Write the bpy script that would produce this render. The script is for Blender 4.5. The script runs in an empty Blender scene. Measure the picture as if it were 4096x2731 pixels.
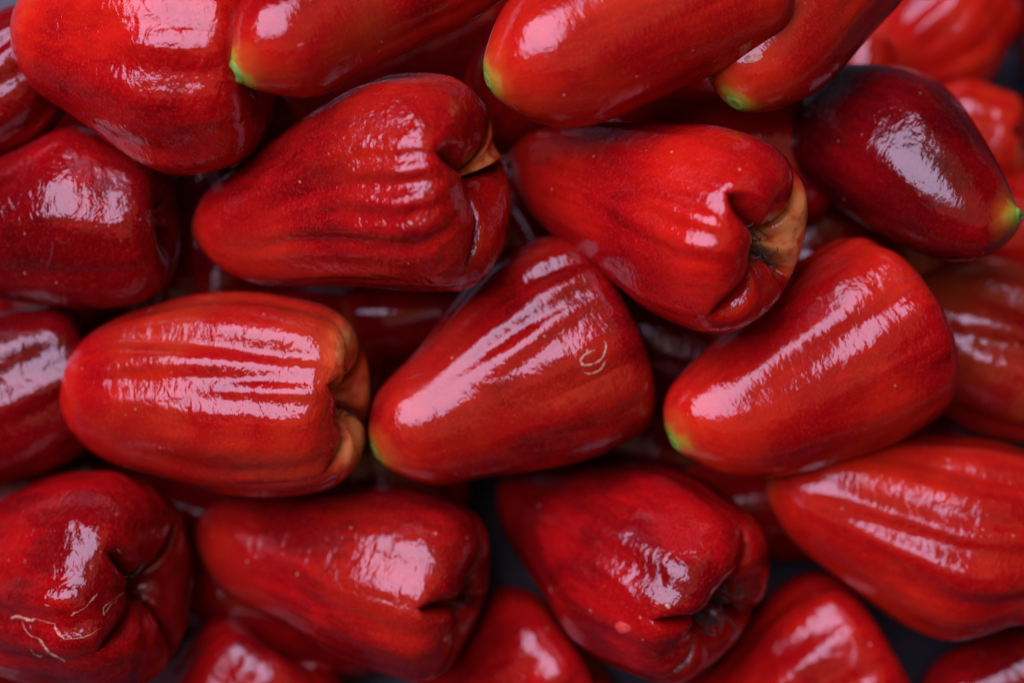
import bpy, math, random
import numpy as np
from mathutils import Matrix, Vector

R = math.radians
scene = bpy.context.scene
C = scene.collection

# ---------------------------------------------------------------- camera
CAM_TILT = R(12)
cam_data = bpy.data.cameras.new('camera')
cam_data.sensor_width = 36; cam_data.lens = 60
cam_data.clip_start = .01; cam_data.clip_end = 100
cam = bpy.data.objects.new('camera', cam_data); C.objects.link(cam)
cam.location = (0, -.508*math.sin(CAM_TILT), .497)
cam.rotation_euler = (CAM_TILT, 0, 0)
cam_data.dof.use_dof = True
cam_data.dof.focus_distance = .394
cam_data.dof.aperture_fstop = 60/15.5        # a 15.5 mm wide pupil
cam_data.dof.aperture_blades = 9
scene.camera = cam

# ---------------------------------------------------------------- sky, soft overcast sun, exposure
SUN_EL, SUN_AZ = R(60), R(-60)               # azimuth from +Y (up in the picture), negative = left
world = bpy.data.worlds.new('World'); scene.world = world; world.use_nodes = True
wn = world.node_tree.nodes; wl = world.node_tree.links
bg = wn['Background']; sky = wn.new('ShaderNodeTexSky')
sky.sky_type = 'NISHITA'; sky.sun_disc = False
sky.sun_elevation = SUN_EL; sky.sun_rotation = SUN_AZ
wl.new(sky.outputs[0], bg.inputs[0]); bg.inputs[1].default_value = .05
sd = bpy.data.lights.new('sun', 'SUN'); sd.energy = 5; sd.angle = R(62); sd.color = (.82, .66, 1.0)
sun = bpy.data.objects.new('sun', sd); C.objects.link(sun)
sdir = Vector((math.sin(SUN_AZ)*math.cos(SUN_EL), math.cos(SUN_AZ)*math.cos(SUN_EL), math.sin(SUN_EL)))
sun.rotation_euler = sdir.to_track_quat('Z', 'Y').to_euler(); sun.location = sdir*2
scene.view_settings.view_transform = 'Standard'; scene.view_settings.look = 'None'
scene.view_settings.gamma = 1; scene.view_settings.exposure = .22
scene.cycles.max_bounces = 6; scene.cycles.diffuse_bounces = 1; scene.cycles.glossy_bounces = 3
scene.cycles.use_denoising = True

# ---------------------------------------------------------------- unseen light baffle added overhead: shades the gaps, its opening shapes the highlights
def added_light_baffle():
    def baffle_mat(name, c0, c1, through):
        m = bpy.data.materials.new(name); m.use_nodes = True
        t = m.node_tree; b = t.nodes['Principled BSDF']; out = t.nodes['Material Output']
        w = t.nodes.new('ShaderNodeTexNoise'); w.inputs['Scale'].default_value = 6; w.inputs['Detail'].default_value = 5
        r = t.nodes.new('ShaderNodeValToRGB'); t.links.new(w.outputs[0], r.inputs[0]); t.links.new(r.outputs[0], b.inputs['Base Color'])
        r.color_ramp.elements[0].color = c0 + (1,); r.color_ramp.elements[1].color = c1 + (1,)
        b.inputs['Roughness'].default_value = .9
        if through:
            tr = t.nodes.new('ShaderNodeBsdfTranslucent'); t.links.new(r.outputs[0], tr.inputs[0])
            mx = t.nodes.new('ShaderNodeMixShader'); mx.inputs[0].default_value = through
            t.links.new(b.outputs[0], mx.inputs[1]); t.links.new(tr.outputs[0], mx.inputs[2]); t.links.new(mx.outputs[0], out.inputs[0])
        return m
    dark = baffle_mat('dark_light_baffle', (.020, .020, .022), (.045, .043, .045), 0)
    warm = baffle_mat('amber_light_baffle', (.80, .42, .14), (.90, .50, .18), .34)  # lets light through, for the added amber sheet
    Z = 1.30; E, T = 3.0, .004
    x0, x1, y0, y1 = BAFFLE_OPENING
    def slabs(name, boxes, m):
        V, F = [], []
        for (a0, a1, b0, b1, z0, z1) in boxes:
            n = len(V)
            V.extend([(x, y, z) for z in (z0, z1) for y in (b0, b1) for x in (a0, a1)])
            F.extend([tuple(n+i for i in f) for f in ((0,2,3,1), (4,5,7,6), (0,1,5,4), (2,6,7,3), (0,4,6,2), (1,3,7,5))])
        me = bpy.data.meshes.new(name); me.from_pydata(V, [], F); me.materials.append(m)
        o = bpy.data.objects.new(name, me); C.objects.link(o); return o
    o = slabs('added_light_baffle', [(-E, x0, -E, E, Z, Z+T), (x0, x1, y1, E, Z, Z+T), (x1, E, y1, E, Z, Z+T),
                         (x1+.75, E, -E, y1, Z, Z+T), (x0, x1+.75, -E, y0-.75, Z, Z+T),
                         (-E, -E+T, -E, E, .02, Z-.002), (E-T, E, -E, E, .02, Z-.002),
                         (-E+T, E-T, -E, -E+T, .02, Z-.002), (-E+T, E-T, E-T, E, .02, Z-.002)], dark)
    o['kind'] = 'structure'
    p = bpy.data.meshes.new('added_amber_panel')  # unseen amber sheet added to put a warm band beside the highlights
    V = [(x, y, Z+.002) for x, y in ((x1, y0-.75), (x1+.75, y0-.75), (x1+.75, y1), (x1, y1), (x0, y0-.75), (x1, y0), (x0, y0))]
    p.from_pydata(V, [], [(0, 1, 2, 3, 5), (4, 0, 5, 6)]); p.materials.append(warm)
    q = bpy.data.objects.new('added_amber_panel', p); C.objects.link(q); q.parent = o
BAFFLE_OPENING = (-1.55, -.03, -.26, 1.10)
added_light_baffle()

# ---------------------------------------------------------------- fruit shape
def spline_uniform(y, q):
    """natural cubic spline through uniformly spaced knots on 0..1, evaluated at q"""
    y = np.asarray(y, float); n = len(y) - 1; h = 1.0 / n
    A = np.eye(n + 1); b = np.zeros(n + 1)
    for i in range(1, n):
        A[i, i-1:i+2] = (1, 4, 1); b[i] = 6 * (y[i-1] - 2*y[i] + y[i+1]) / h**2
    M = np.linalg.solve(A, b)
    q = np.clip(q, 0, 1); i = np.minimum((q * n).astype(int), n - 1); t = q - i * h; u = h - t
    return (M[i]*u**3 + M[i+1]*t**3)/(6*h) + (y[i]/h - M[i]*h/6)*u + (y[i+1]/h - M[i+1]*h/6)*t

def smooth01(x, a, b):
    t = np.clip((x - a) / (b - a), 0, 1); return t*t*(3 - 2*t)

def fruit_surface(F, m, nb, nc):
    """closed skin of one fruit in centimetres: Z runs from the stem pole to the blossom end,
    X is the side the profile 'l' was measured on, Y the broad face. Returns a grid + attributes."""
    rng = np.random.RandomState(F['seed'])
    slits = F['slits']; n4 = len(slits)
    t = np.linspace(-1, 1, m + 1)[:-1]
    tt = 0.55*np.sin(np.pi/2*t) + 0.45*t
    th, lob, tl = [], [], []
    for k in range(n4):
        a0 = slits[k]; a1 = slits[(k+1) % n4] + (360 if k == n4-1 else 0)
        th += list((a0+a1)/2 + (a1-a0)/2*tt); lob += [k]*m; tl += list(tt)
    th = np.radians(np.array(th)); lob = np.array(lob); tl = np.array(tl)
    # rings: body p 0..1, cap alpha 0..amax
    p = np.linspace(0, 1, nb + 1)
    al = np.radians(np.linspace(0, F.get('amax', 235), nc + 1))[1:]
    zsh, hcap = F['zsh'], F['h']
    l = spline_uniform(F['l'], p); r = spline_uniform(F['r'], p)
    zb = zsh * (1 - np.cos(p*np.pi/2))
    e = 1e-3
    l1 = (l[-1] - spline_uniform(F['l'], np.array([1-e]))[0]) / (zsh*e*np.pi/2)
    r1 = (r[-1] - spline_uniform(F['r'], np.array([1-e]))[0]) / (zsh*e*np.pi/2)
    l1 = np.clip(l1, -.5, .5); r1 = np.clip(r1, -.5, .5)
    # longitudinal pleats
    g = np.zeros_like(th)
    for _ in range(F.get('npleat', 11)):
        pass
    angs = (np.arange(F.get('npleat', 11)) + rng.uniform(-.35, .35, F.get('npleat', 11))) * 2*np.pi/F.get('npleat', 11) + rng.uniform(0, 6)
    deps = rng.uniform(.35, 1.0, len(angs)); wids = np.radians(rng.uniform(6, 13, len(angs)))
    starts = rng.uniform(.0, .35, len(angs))
    angs = np.concatenate([angs, np.radians([q[0] for q in F.get('grooves', [])])])
    deps = np.concatenate([deps, [q[1] for q in F.get('grooves', [])]])
    wids = np.concatenate([wids, np.radians([q[2] for q in F.get('grooves', [])])])
    starts = np.concatenate([starts, [q[3] for q in F.get('grooves', [])]])
    def pleat(zn):
        out = np.zeros_like(th)
        for a, d, w, s in zip(angs, deps, wids, starts):
            aa = a + .10*np.sin(3*zn + a*5)
            dd = (th - aa + np.pi) % (2*np.pi) - np.pi
            k = smooth01(zn, s, s + .5)
            out += -d*np.exp(-(dd/w)**2)*k
        return out * F.get('pleat', .030) * 1.9
    nf = 30
    fa = (np.arange(nf) + rng.uniform(-.45, .45, nf))*2*np.pi/nf; fd = rng.uniform(-.2, 1, nf); fw = np.radians(rng.uniform(2.6, 4.6, nf)); fs = rng.uniform(0, .6, nf)
    def ribs(zn):
        out = np.zeros_like(th)
        for a, d, w, s in zip(fa, fd, fw, fs):
            dd = (th - a - .06*np.sin(4*zn + a*3) + np.pi) % (2*np.pi) - np.pi
            out += -max(d, 0)*np.exp(-(dd/w)**2)*smooth01(zn, s, s + .4)
        return out*F.get('rib', .0065)
    lp = [(rng.randint(2, 4), rng.uniform(0, 6), rng.uniform(.5, 1.6), rng.uniform(0, 6), rng.uniform(.4, 1)) for _ in range(4)]
    def lump(zn):
        s = 0
        for k, f, kz, fz, a in lp: s = s + a*np.cos(k*th + f)*np.sin(kz*3*zn + fz)
        return s * F.get('lump', .012) * smooth01(zn, .05, .4)
    def lobing(zn):
        return F.get('lobing', .03)*smooth01(zn, .45, 1.0)*(-np.abs(tl)**2.5*1.3 + .35)
    dr = F.get('dr', .94)
    V = []; slit_at = []; end_at = []
    for i in range(nb + 1):
        zn = zb[i]/zsh
        R = 1 + (pleat(zn) + ribs(zn) + lump(zn) + lobing(zn))
        c, w = (l[i] + r[i])/2, (l[i] - r[i])/2
        V.append(np.stack([c + w*R*np.cos(th), dr*w*R*np.sin(th), np.full_like(th, zb[i])], 1))
        slit_at.append(np.zeros_like(th)); end_at.append(np.full_like(th, 0.0))
    gk = np.clip(1 - np.abs(tl)**F.get('slitp', 18.0), 0, 1)**(1/2.0)
    gs = np.clip(1 - np.abs(tl)**2.0, 0, 1)
    hm = np.array(F.get('hm', [1]*n4))[lob]; cm = np.array(F.get('curl', [0]*n4))[lob]
    bn = F.get('bn', .43); ks = F.get('ks', .30)
    sst = np.array(F.get('sst', [40]*n4))           # where each slit starts, degrees round the shoulder
    s0 = sst[lob]; s1 = sst[(lob+1) % n4]
    st = np.where(tl < 0, s0, s1)
    obl = F.get('obl', 0.0); oby = F.get('oby', 0.0)
    for a in al:
        ad = np.degrees(a)
        dec = np.exp(-2.2*a)
        zz = hcap*np.sin(min(a, np.pi/2))
        lc = l[-1] + l1*zz*dec; rc = r[-1] + r1*zz*dec
        c, w = (lc+rc)/2, (lc-rc)/2
        ramp = smooth01(ad, st, st + 55)
        k = 1 - ramp*(1-gk)
        H = hcap*(1 - .42*np.abs(tl)**6*ramp)*(1 + (hm-1)*gs*smooth01(ad, 10, 70)) * (1 + obl*np.cos(th) + oby*np.sin(th))
        bb = bn*(1 + cm*gs*smooth01(ad, 60, 150))
        rho = (1-bb) + bb*np.cos(a)
        zl = H*np.sin(a) if ad <= 180 else H*np.sin(a)*1.2
        rs = 1 - .80*min(ad/185, 1.0)
        zs = H*ks*np.sin(a) if ad < 90 else H*(ks - (1.0+ks)*(ad-90)/140)
        rho = rs + (rho - rs)*k; zl = zs + (zl - zs)*k
        fade = np.clip(1 - ad/150, 0, 1)
        R = 1 + (pleat(1.0) + ribs(1.0) + lump(1.0))*fade + lobing(1.0)*np.clip(1-ad/90, 0, 1)
        V.append(np.stack([c + w*rho*R*np.cos(th), dr*w*rho*R*np.sin(th), zsh + zl], 1))
        slit_at.append(ramp*(1-gk)); end_at.append(np.full_like(th, ad/180))
    V = np.array(V)
    # slight sideways bend towards the broad face
    bend = F.get('bend', 0.0)
    if bend:
        q = V[..., 2]/zsh; V[..., 1] += bend*(q*(1-q))*4
    return dict(V=V, th=th, lob=lob, slit=np.array(slit_at), end=np.array(end_at), nb=nb, m=m, n4=n4,
                acap=np.degrees(al))
# ---------------------------------------------------------------- end of shape

# ---------------------------------------------------------------- measured fruits: profile (cm), place and axis
FIT = {
 'A': {"seed":455,"slits":[-50,130,200,260],"sst":[110,110,110,110],"grooves":[[60,1.0,9,0.1],[82,1.0,9,0.1],[108,0.9,9,0.2]],"bend":-0.22,"l":[0.0,0.402,0.757,1.097,1.4,1.666,1.904,2.125,2.295,2.287,2.139],"r":[0.0,-0.592,-1.107,-1.535,-1.825,-2.113,-2.5,-2.941,-3.293,-3.418,-3.259],"zsh":5.178,"h":1.023,"loc":[-0.1195,0.05449,0.1103],"mat":[[0.0649,-0.13888,0.98818],[0.97609,-0.19705,-0.0918],[0.20747,0.97051,0.12277]]},
 'B': {"seed":462,"slits":[10,110,190,280],"npleat":7,"pleat":0.018,"sst":[80,80,80,80],"bend":-0.22,"l":[0.0,0.382,0.748,1.251,1.554,1.674,1.772,1.873,1.943,1.896,1.538],"r":[0.0,-0.304,-0.577,-0.877,-1.186,-1.285,-1.253,-1.26,-1.306,-1.362,-1.255],"zsh":6.592,"h":0.701,"loc":[-0.06259,0.0333,0.13359],"mat":[[-0.49159,0.22539,0.84115],[0.85179,-0.07637,0.51828],[0.18105,0.97127,-0.15444]]},
 'C': {"seed":469,"slits":[10,110,190,280],"npleat":6,"pleat":0.016,"sst":[80,80,80,80],"bend":-0.3,"l":[0.0,0.388,0.742,1.158,1.564,1.791,1.912,2.033,2.112,2.044,1.806],"r":[0.0,-0.409,-0.783,-1.208,-1.567,-1.789,-1.857,-1.847,-1.819,-1.791,-1.718],"zsh":6.468,"h":0.817,"loc":[-0.00568,0.03295,0.12942],"mat":[[-0.39554,0.15949,0.9045],[0.89838,-0.13757,0.41712],[0.19096,0.97757,-0.08887]]},
 'D': {"seed":476,"slits":[10,110,190,280],"npleat":8,"pleat":0.02,"sst":[80,80,80,80],"bend":-0.1,"l":[0.0,0.545,1.003,1.294,1.465,1.566,1.638,1.701,1.715,1.651,1.491],"r":[0.0,-0.267,-0.511,-0.8,-1.079,-1.327,-1.455,-1.488,-1.519,-1.578,-1.507],"zsh":5.579,"h":0.673,"loc":[0.05259,0.03242,0.1154],"mat":[[-0.77449,0.15304,0.6138],[0.61876,-0.01846,0.78536],[0.13152,0.98805,-0.08039]]},
 'E': {"seed":483,"slits":[10,110,190,280],"grooves":[[60,1.2,10,0],[90,1.2,10,0],[120,1.2,10,0]],"l":[0.0,0.173,0.342,0.604,0.886,1.172,1.457,1.728,1.979,2.151,2.171],"r":[0.0,-0.355,-0.679,-1.056,-1.418,-1.74,-2.007,-2.193,-2.282,-2.158,-1.741],"zsh":3.537,"h":0.914,"loc":[0.10192,0.07265,0.03395],"mat":[[-0.5183,0.0,0.8552],[0.83651,-0.20791,0.50698],[0.17781,0.97815,0.10776]]},
 'E2': {"seed":833,"slits":[10,110,190,280],"l":[0.0,0.299,0.569,0.86,1.123,1.292,1.352,1.338,1.255,1.119,0.896],"r":[0.0,-0.308,-0.575,-0.799,-0.961,-1.067,-1.114,-1.093,-0.994,-0.832,-0.568],"zsh":3.87,"h":0.524,"loc":[0.09801,0.03439,0.03721],"mat":[[-0.9976,-0.01203,0.06823],[0.06776,-0.3742,0.92487],[0.0144,0.92727,0.37411]]},
 'G': {"seed":497,"slits":[-15,80,165,265],"l":[0.0,0.27,0.515,0.808,1.139,1.399,1.606,1.784,1.895,1.839,1.606],"r":[0.0,-0.203,-0.395,-0.657,-0.919,-1.125,-1.286,-1.416,-1.498,-1.505,-1.455],"zsh":3.066,"h":0.72,"loc":[0.10778,0.04966,0.03075],"mat":[[0.01538,-0.42257,0.9062],[0.97803,-0.18207,-0.1015],[0.20789,0.88785,0.41048]]},
 'E3': {"seed":840,"slits":[10,110,190,280],"l":[0.0,0.999,1.792,2.036,2.226,2.404,2.537,2.589,2.53,2.382,2.195],"r":[0.0,0.946,1.485,0.272,-0.877,-1.513,-1.882,-2.112,-2.192,-2.12,-1.95],"zsh":3.531,"h":1.005,"loc":[0.14258,0.08159,0.03073],"mat":[[-0.10468,0.0,0.99451],[0.97277,-0.20791,0.1024],[0.20677,0.97815,0.02177]]},
 'E4': {"seed":847,"slits":[10,110,190,280],"l":[0.0,0.401,0.766,1.176,1.494,1.642,1.685,1.65,1.549,1.359,1.078],"r":[0.0,-0.319,-0.606,-0.916,-1.208,-1.449,-1.626,-1.732,-1.749,-1.667,-1.515],"zsh":4.469,"h":0.716,"loc":[0.12062,0.02325,0.03878],"mat":[[-0.02222,0.0,0.99975],[0.97791,-0.20791,0.02173],[0.20786,0.97815,0.00462]]},
 'H': {"seed":504,"slits":[10,110,190,280],"npleat":7,"pleat":0.02,"sst":[80,80,80,80],"grooves":[[58,0.9,10,0.15],[112,1.0,12,0.05],[84,0.6,7,0.3]],"bend":0.1,"l":[0.0,0.577,1.063,1.392,1.62,1.758,1.771,1.732,1.628,1.434,1.212],"r":[0.0,-0.067,-0.161,-0.467,-0.856,-1.276,-1.726,-2.15,-2.411,-2.425,-2.257],"zsh":5.501,"h":0.855,"loc":[0.11988,0.00697,0.11119],"mat":[[-0.47103,-0.56701,-0.67574],[-0.86284,0.13689,0.48659],[-0.1834,0.81225,-0.55372]]},
 'I': {"seed":511,"slits":[-45,76,165,283],"hm":[1.05,0.95,1.0,0.8],"bn":0.48,"npleat":12,"pleat":0.034,"sst":[45,50,30,40],"slitp":14,"grooves":[[84,1.0,6,0.25],[97,1.2,6,0.2],[110,1.1,6,0.25],[122,1,6,0.2],[134,0.8,9,0.2]],"bend":-0.22,"l":[0.0,0.339,0.652,1.021,1.326,1.651,1.998,2.393,2.736,2.952,2.82],"r":[0.0,-0.347,-0.673,-1.091,-1.436,-1.635,-1.766,-1.877,-2.044,-2.256,-2.408],"zsh":6.875,"h":1.291,"loc":[-0.07937,0.01081,0.08316],"mat":[[-0.1155,-0.41979,0.90024],[0.9716,-0.23618,0.01452],[0.20652,0.87635,0.43515]]},
 'J': {"seed":518,"slits":[-12,72,160,260],"hm":[1.0,0.95,1.0,0.95],"bn":0.46,"npleat":11,"pleat":0.026,"sst":[15,25,30,50],"slitp":5,"grooves":[[52,0.8,9,0.1],[90,1.0,6,0.1],[103,1.1,6,0.15],[114,1,6,0.2],[126,0.8,9,0.2]],"bend":-0.22,"l":[0.0,0.496,0.92,1.238,1.497,1.733,1.971,2.169,2.348,2.534,2.519],"r":[0.0,-0.029,-0.108,-0.501,-0.9,-1.201,-1.418,-1.652,-1.936,-2.209,-2.276],"zsh":6.73,"h":1.459,"loc":[-0.00172,0.02884,0.07848],"mat":[[0.37537,-0.53163,0.75925],[0.90662,0.04029,-0.42002],[0.19271,0.84602,0.49711]]},
 'K': {"seed":525,"slits":[28,110,190,300],"npleat":9,"pleat":0.02,"sst":[5,70,70,50],"grooves":[[74,1.0,9,0.05],[52,0.7,9,0.3],[118,0.6,10,0.2]],"bend":-0.32,"l":[0.0,0.507,0.937,1.236,1.417,1.605,1.799,1.996,2.222,2.444,2.462],"r":[0.0,-0.304,-0.608,-1.111,-1.573,-1.911,-2.177,-2.401,-2.585,-2.69,-2.629],"zsh":6.182,"h":0.834,"loc":[0.03921,-0.04381,0.08685],"mat":[[-0.46983,0.18354,0.86347],[0.86347,-0.10782,0.49275],[0.18354,0.97708,-0.10782]]},
 'L': {"seed":532,"slits":[18,110,170,300],"npleat":9,"pleat":0.028,"sst":[5,70,35,50],"grooves":[[46,1.2,6,0.15],[62,1.3,6,0.2],[80,0.7,6,0.4],[112,0.7,12,0.2]],"bend":-0.22,"l":[0.0,0.43,0.819,1.227,1.486,1.696,1.989,2.436,2.832,3.104,3.136],"r":[0.0,-0.373,-0.712,-1.094,-1.442,-1.654,-1.857,-2.142,-2.432,-2.629,-2.644],"zsh":5.95,"h":0.912,"loc":[-0.0336,-0.0455,0.08431],"mat":[[-0.43293,0.21807,0.87465],[0.88173,-0.09929,0.46119],[0.18742,0.97087,-0.1493]]},
 'M': {"seed":539,"slits":[-40,78,150,245],"hm":[1.0,0.85,1.0,1.0],"bn":0.46,"npleat":10,"pleat":0.032,"sst":[40,55,30,40],"grooves":[[54,1.1,7,0.05],[77,1.4,9,0.0],[97,0.9,6,0.35],[112,0.8,10,0.2],[132,0.7,9,0.2]],"bend":-0.22,"l":[0.0,0.558,1.046,1.479,1.82,2.115,2.329,2.489,2.542,2.479,2.299],"r":[0.0,-0.475,-0.898,-1.315,-1.652,-1.887,-2.094,-2.32,-2.481,-2.511,-2.41],"zsh":6.336,"h":1.397,"loc":[-0.11292,-0.02942,0.07323],"mat":[[-0.00697,-0.20791,0.97812],[0.97812,-0.20479,-0.03656],[0.20791,0.95647,0.20479]]},
 'N': {"seed":546,"slits":[-40,130,200,260],"npleat":8,"pleat":0.02,"sst":[100,100,100,100],"grooves":[[60,0.8,9,0.2],[112,0.7,12,0.2]],"bend":-0.22,"l":[0.0,0.451,0.837,1.13,1.323,1.418,1.527,1.741,2.119,2.397,1.895],"r":[0.0,-0.379,-0.715,-1.044,-1.338,-1.586,-1.764,-1.915,-2.065,-2.22,-2.166],"zsh":6.893,"h":1.018,"loc":[-0.16407,0.01068,0.08256],"mat":[[-0.0404,-0.08708,0.99538],[0.97735,-0.21056,0.02124],[0.20774,0.97369,0.09362]]},
 'O': {"seed":553,"slits":[10,110,190,280],"npleat":9,"sst":[80,80,80,80],"grooves":[[70,1.0,8,0.0],[92,1.0,8,0.0]],"bend":-0.22,"l":[0.0,0.352,0.662,0.952,1.212,1.436,1.669,1.936,2.154,2.242,2.038],"r":[0.0,-0.452,-0.856,-1.264,-1.583,-1.781,-1.91,-2.022,-2.116,-2.135,-1.906],"zsh":5.475,"h":0.905,"loc":[-0.1653,-0.04396,0.06666],"mat":[[-0.36565,0.06493,0.92848],[0.91041,-0.18246,0.37129],[0.19351,0.98107,0.00761]]},
 'P': {"seed":560,"slits":[-40,58,125,215],"hm":[1.05,0.9,1.0,0.85],"bn":0.48,"npleat":12,"pleat":0.03,"sst":[55,58,45,40],"grooves":[[60,0.8,9,0.2],[82,1,8,0.2],[104,0.9,8,0.2],[122,0.8,8,0.2]],"bend":-0.22,"l":[0.0,0.491,0.922,1.318,1.694,2.075,2.424,2.757,3.094,3.285,3.353],"r":[0.0,-0.476,-0.89,-1.246,-1.52,-1.747,-1.984,-2.177,-2.341,-2.403,-2.394],"zsh":6.544,"h":1.678,"loc":[-0.16087,-0.07529,0.03803],"mat":[[-0.00735,-0.42261,0.90628],[0.97812,-0.19147,-0.08135],[0.20791,0.88586,0.41477]]},
 'Q': {"seed":567,"slits":[-12,95,172,265],"hm":[1.0,0.95,0.85,0.95],"bn":0.46,"npleat":9,"pleat":0.022,"sst":[15,20,35,50],"slitp":14,"grooves":[[70,0.8,10,0.2],[112,0.7,10,0.3],[135,0.8,9,0.2]],"bend":-0.22,"l":[0.0,0.428,0.785,1.005,1.188,1.387,1.652,2.006,2.33,2.536,2.497],"r":[0.0,-0.353,-0.682,-1.101,-1.489,-1.703,-1.788,-1.963,-2.171,-2.293,-2.258],"zsh":6.686,"h":1.195,"loc":[-0.08315,-0.05961,0.04483],"mat":[[0.23162,-0.30061,0.92519],[0.95155,-0.12773,-0.27972],[0.20226,0.94515,0.25646]]},
 'R': {"seed":574,"slits":[15,112,168,275],"hm":[1.0,0.8,0.85,1.0],"bn":0.42,"npleat":10,"pleat":0.026,"sst":[35,25,35,40],"grooves":[[60,0.9,9,0.2],[95,0.7,9,0.3],[140,0.8,9,0.2]],"bend":-0.22,"l":[0.0,0.299,0.564,0.835,1.152,1.501,1.888,2.295,2.674,2.836,2.738],"r":[0.0,-0.288,-0.557,-0.9,-1.217,-1.495,-1.794,-2.107,-2.488,-2.579,-2.426],"zsh":6.265,"h":1.579,"loc":[-0.00296,-0.04735,0.03336],"mat":[[0.46257,-0.52112,0.71726],[0.86721,0.09774,-0.48825],[0.18433,0.84787,0.49714]]},
 'S': {"seed":581,"slits":[10,110,190,280],"npleat":13,"pleat":0.032,"sst":[80,80,80,80],"grooves":[[98,1.1,9,0.0],[70,1.0,8,0.05],[122,0.8,9,0.1],[48,0.7,10,0.2]],"bend":-0.22,"l":[0.0,0.577,1.076,1.485,1.775,1.987,2.157,2.327,2.509,2.604,2.517],"r":[0.0,-0.313,-0.612,-1.025,-1.384,-1.687,-2.031,-2.401,-2.731,-2.628,-1.983],"zsh":6.694,"h":1.123,"loc":[0.06515,-0.0513,0.06281],"mat":[[0.24254,0.0,0.97014],[0.94894,-0.20791,-0.23724],[0.2017,0.97815,-0.05043]]},
 'T': {"seed":588,"slits":[10,110,190,280],"npleat":9,"sst":[80,80,80,80],"grooves":[[60,1,10,0.1],[95,1,10,0.1]],"bend":-0.22,"l":[0.0,0.255,0.516,0.988,1.48,1.942,2.301,2.544,2.651,2.59,2.409],"r":[0.0,-0.286,-0.546,-0.844,-1.179,-1.521,-1.801,-2.016,-2.139,-2.123,-1.969],"zsh":4.754,"h":0.99,"loc":[0.0959,-0.00433,0.05643],"mat":[[0.33872,0.0,0.94089],[0.92033,-0.20791,-0.33132],[0.19562,0.97815,-0.07042]]},
 'U': {"seed":595,"slits":[10,110,190,280],"sst":[80,80,80,80],"grooves":[[60,1,9,0],[90,1,9,0]],"bend":-0.22,"l":[0.0,0.265,0.518,0.898,1.357,1.729,1.966,2.101,2.165,2.112,1.989],"r":[0.0,-0.493,-0.941,-1.458,-1.971,-2.431,-2.826,-3.072,-3.148,-3.043,-2.813],"zsh":4.001,"h":1.116,"loc":[-0.08919,-0.13136,0.02125],"mat":[[-0.8732,0.0,0.48737],[0.47672,-0.20791,0.85412],[0.10133,0.97815,0.18155]]},
 'V': {"seed":602,"slits":[10,110,190,280],"npleat":12,"grooves":[[98,1.0,9,0.0],[74,1.0,9,0.0]],"bend":-0.22,"l":[0.0,0.501,0.944,1.363,1.657,1.798,1.867,1.92,2.037,2.285,2.553],"r":[0.0,-0.278,-0.546,-0.962,-1.454,-1.925,-2.331,-2.685,-2.93,-3.081,-3.087],"zsh":4.731,"h":1.178,"loc":[-0.02778,-0.12572,0.02245],"mat":[[-0.63638,0.0,0.77137],[0.75452,-0.20791,0.62248],[0.16038,0.97815,0.13231]]},
 'W': {"seed":609,"slits":[10,110,190,280],"sst":[80,80,80,80],"grooves":[[96,1.1,9,0.0],[70,1.1,9,0.0],[48,0.8,9,0.1]],"bend":-0.22,"l":[0.0,0.538,0.989,1.276,1.478,1.61,1.607,1.802,2.204,2.556,2.684],"r":[0.0,-0.29,-0.574,-1.017,-1.482,-1.866,-2.151,-2.419,-2.623,-2.69,-2.602],"zsh":5.838,"h":1.164,"loc":[0.03795,-0.12335,0.02704],"mat":[[-0.49452,0.0,0.86916],[0.85017,-0.20791,0.48372],[0.18071,0.97815,0.10282]]},
 'X': {"seed":616,"slits":[10,110,190,280],"sst":[80,80,80,80],"grooves":[[70,1,9,0],[95,1,9,0]],"bend":-0.22,"l":[0.0,0.515,0.956,1.313,1.676,1.91,1.957,1.951,1.914,1.76,1.434],"r":[0.0,-0.236,-0.462,-0.801,-1.184,-1.519,-1.741,-1.889,-1.964,-1.905,-1.607],"zsh":5.968,"h":0.817,"loc":[0.1078,-0.11852,0.03011],"mat":[[-0.46641,0.0,0.88457],[0.86524,-0.20791,0.45622],[0.18391,0.97815,0.09697]]},
 'Y': {"seed":623,"slits":[10,110,190,280],"sst":[80,80,80,80],"l":[0.0,0.233,0.453,0.757,1.052,1.259,1.401,1.527,1.664,1.752,1.713],"r":[0.0,-0.281,-0.532,-0.793,-1.011,-1.157,-1.261,-1.356,-1.446,-1.454,-1.209],"zsh":4.421,"h":0.708,"loc":[-0.15461,0.02612,0.08949],"mat":[[-0.54499,0.0,0.83844],[0.82012,-0.20791,0.53308],[0.17432,0.97815,0.11331]]},
 'Z': {"seed":630,"slits":[10,110,190,280],"l":[0.0,0.238,0.46,0.756,1.095,1.368,1.513,1.557,1.535,1.435,1.27],"r":[0.0,-0.18,-0.348,-0.566,-0.776,-0.985,-1.171,-1.309,-1.392,-1.376,-1.259],"zsh":3.134,"h":0.623,"loc":[-0.16077,-0.11508,0.02676],"mat":[[-0.17889,0.0,0.98387],[0.96237,-0.20791,0.17498],[0.20456,0.97815,0.03719]]},
 'g1': {"seed":64,"slits":[10,110,190,280],"l":[0.0,0.49,0.915,1.278,1.552,1.731,1.883,2.046,2.244,2.394,2.41],"r":[0.0,-0.553,-1.028,-1.402,-1.675,-1.843,-1.954,-2.08,-2.21,-2.327,-2.325],"zsh":6.075,"h":0.984,"loc":[-0.06626,0.05224,0.06414],"mat":[[-0.34202,0.09822,0.93454],[0.91916,-0.1718,0.35445],[0.19537,0.98022,-0.03152]]},
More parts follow.
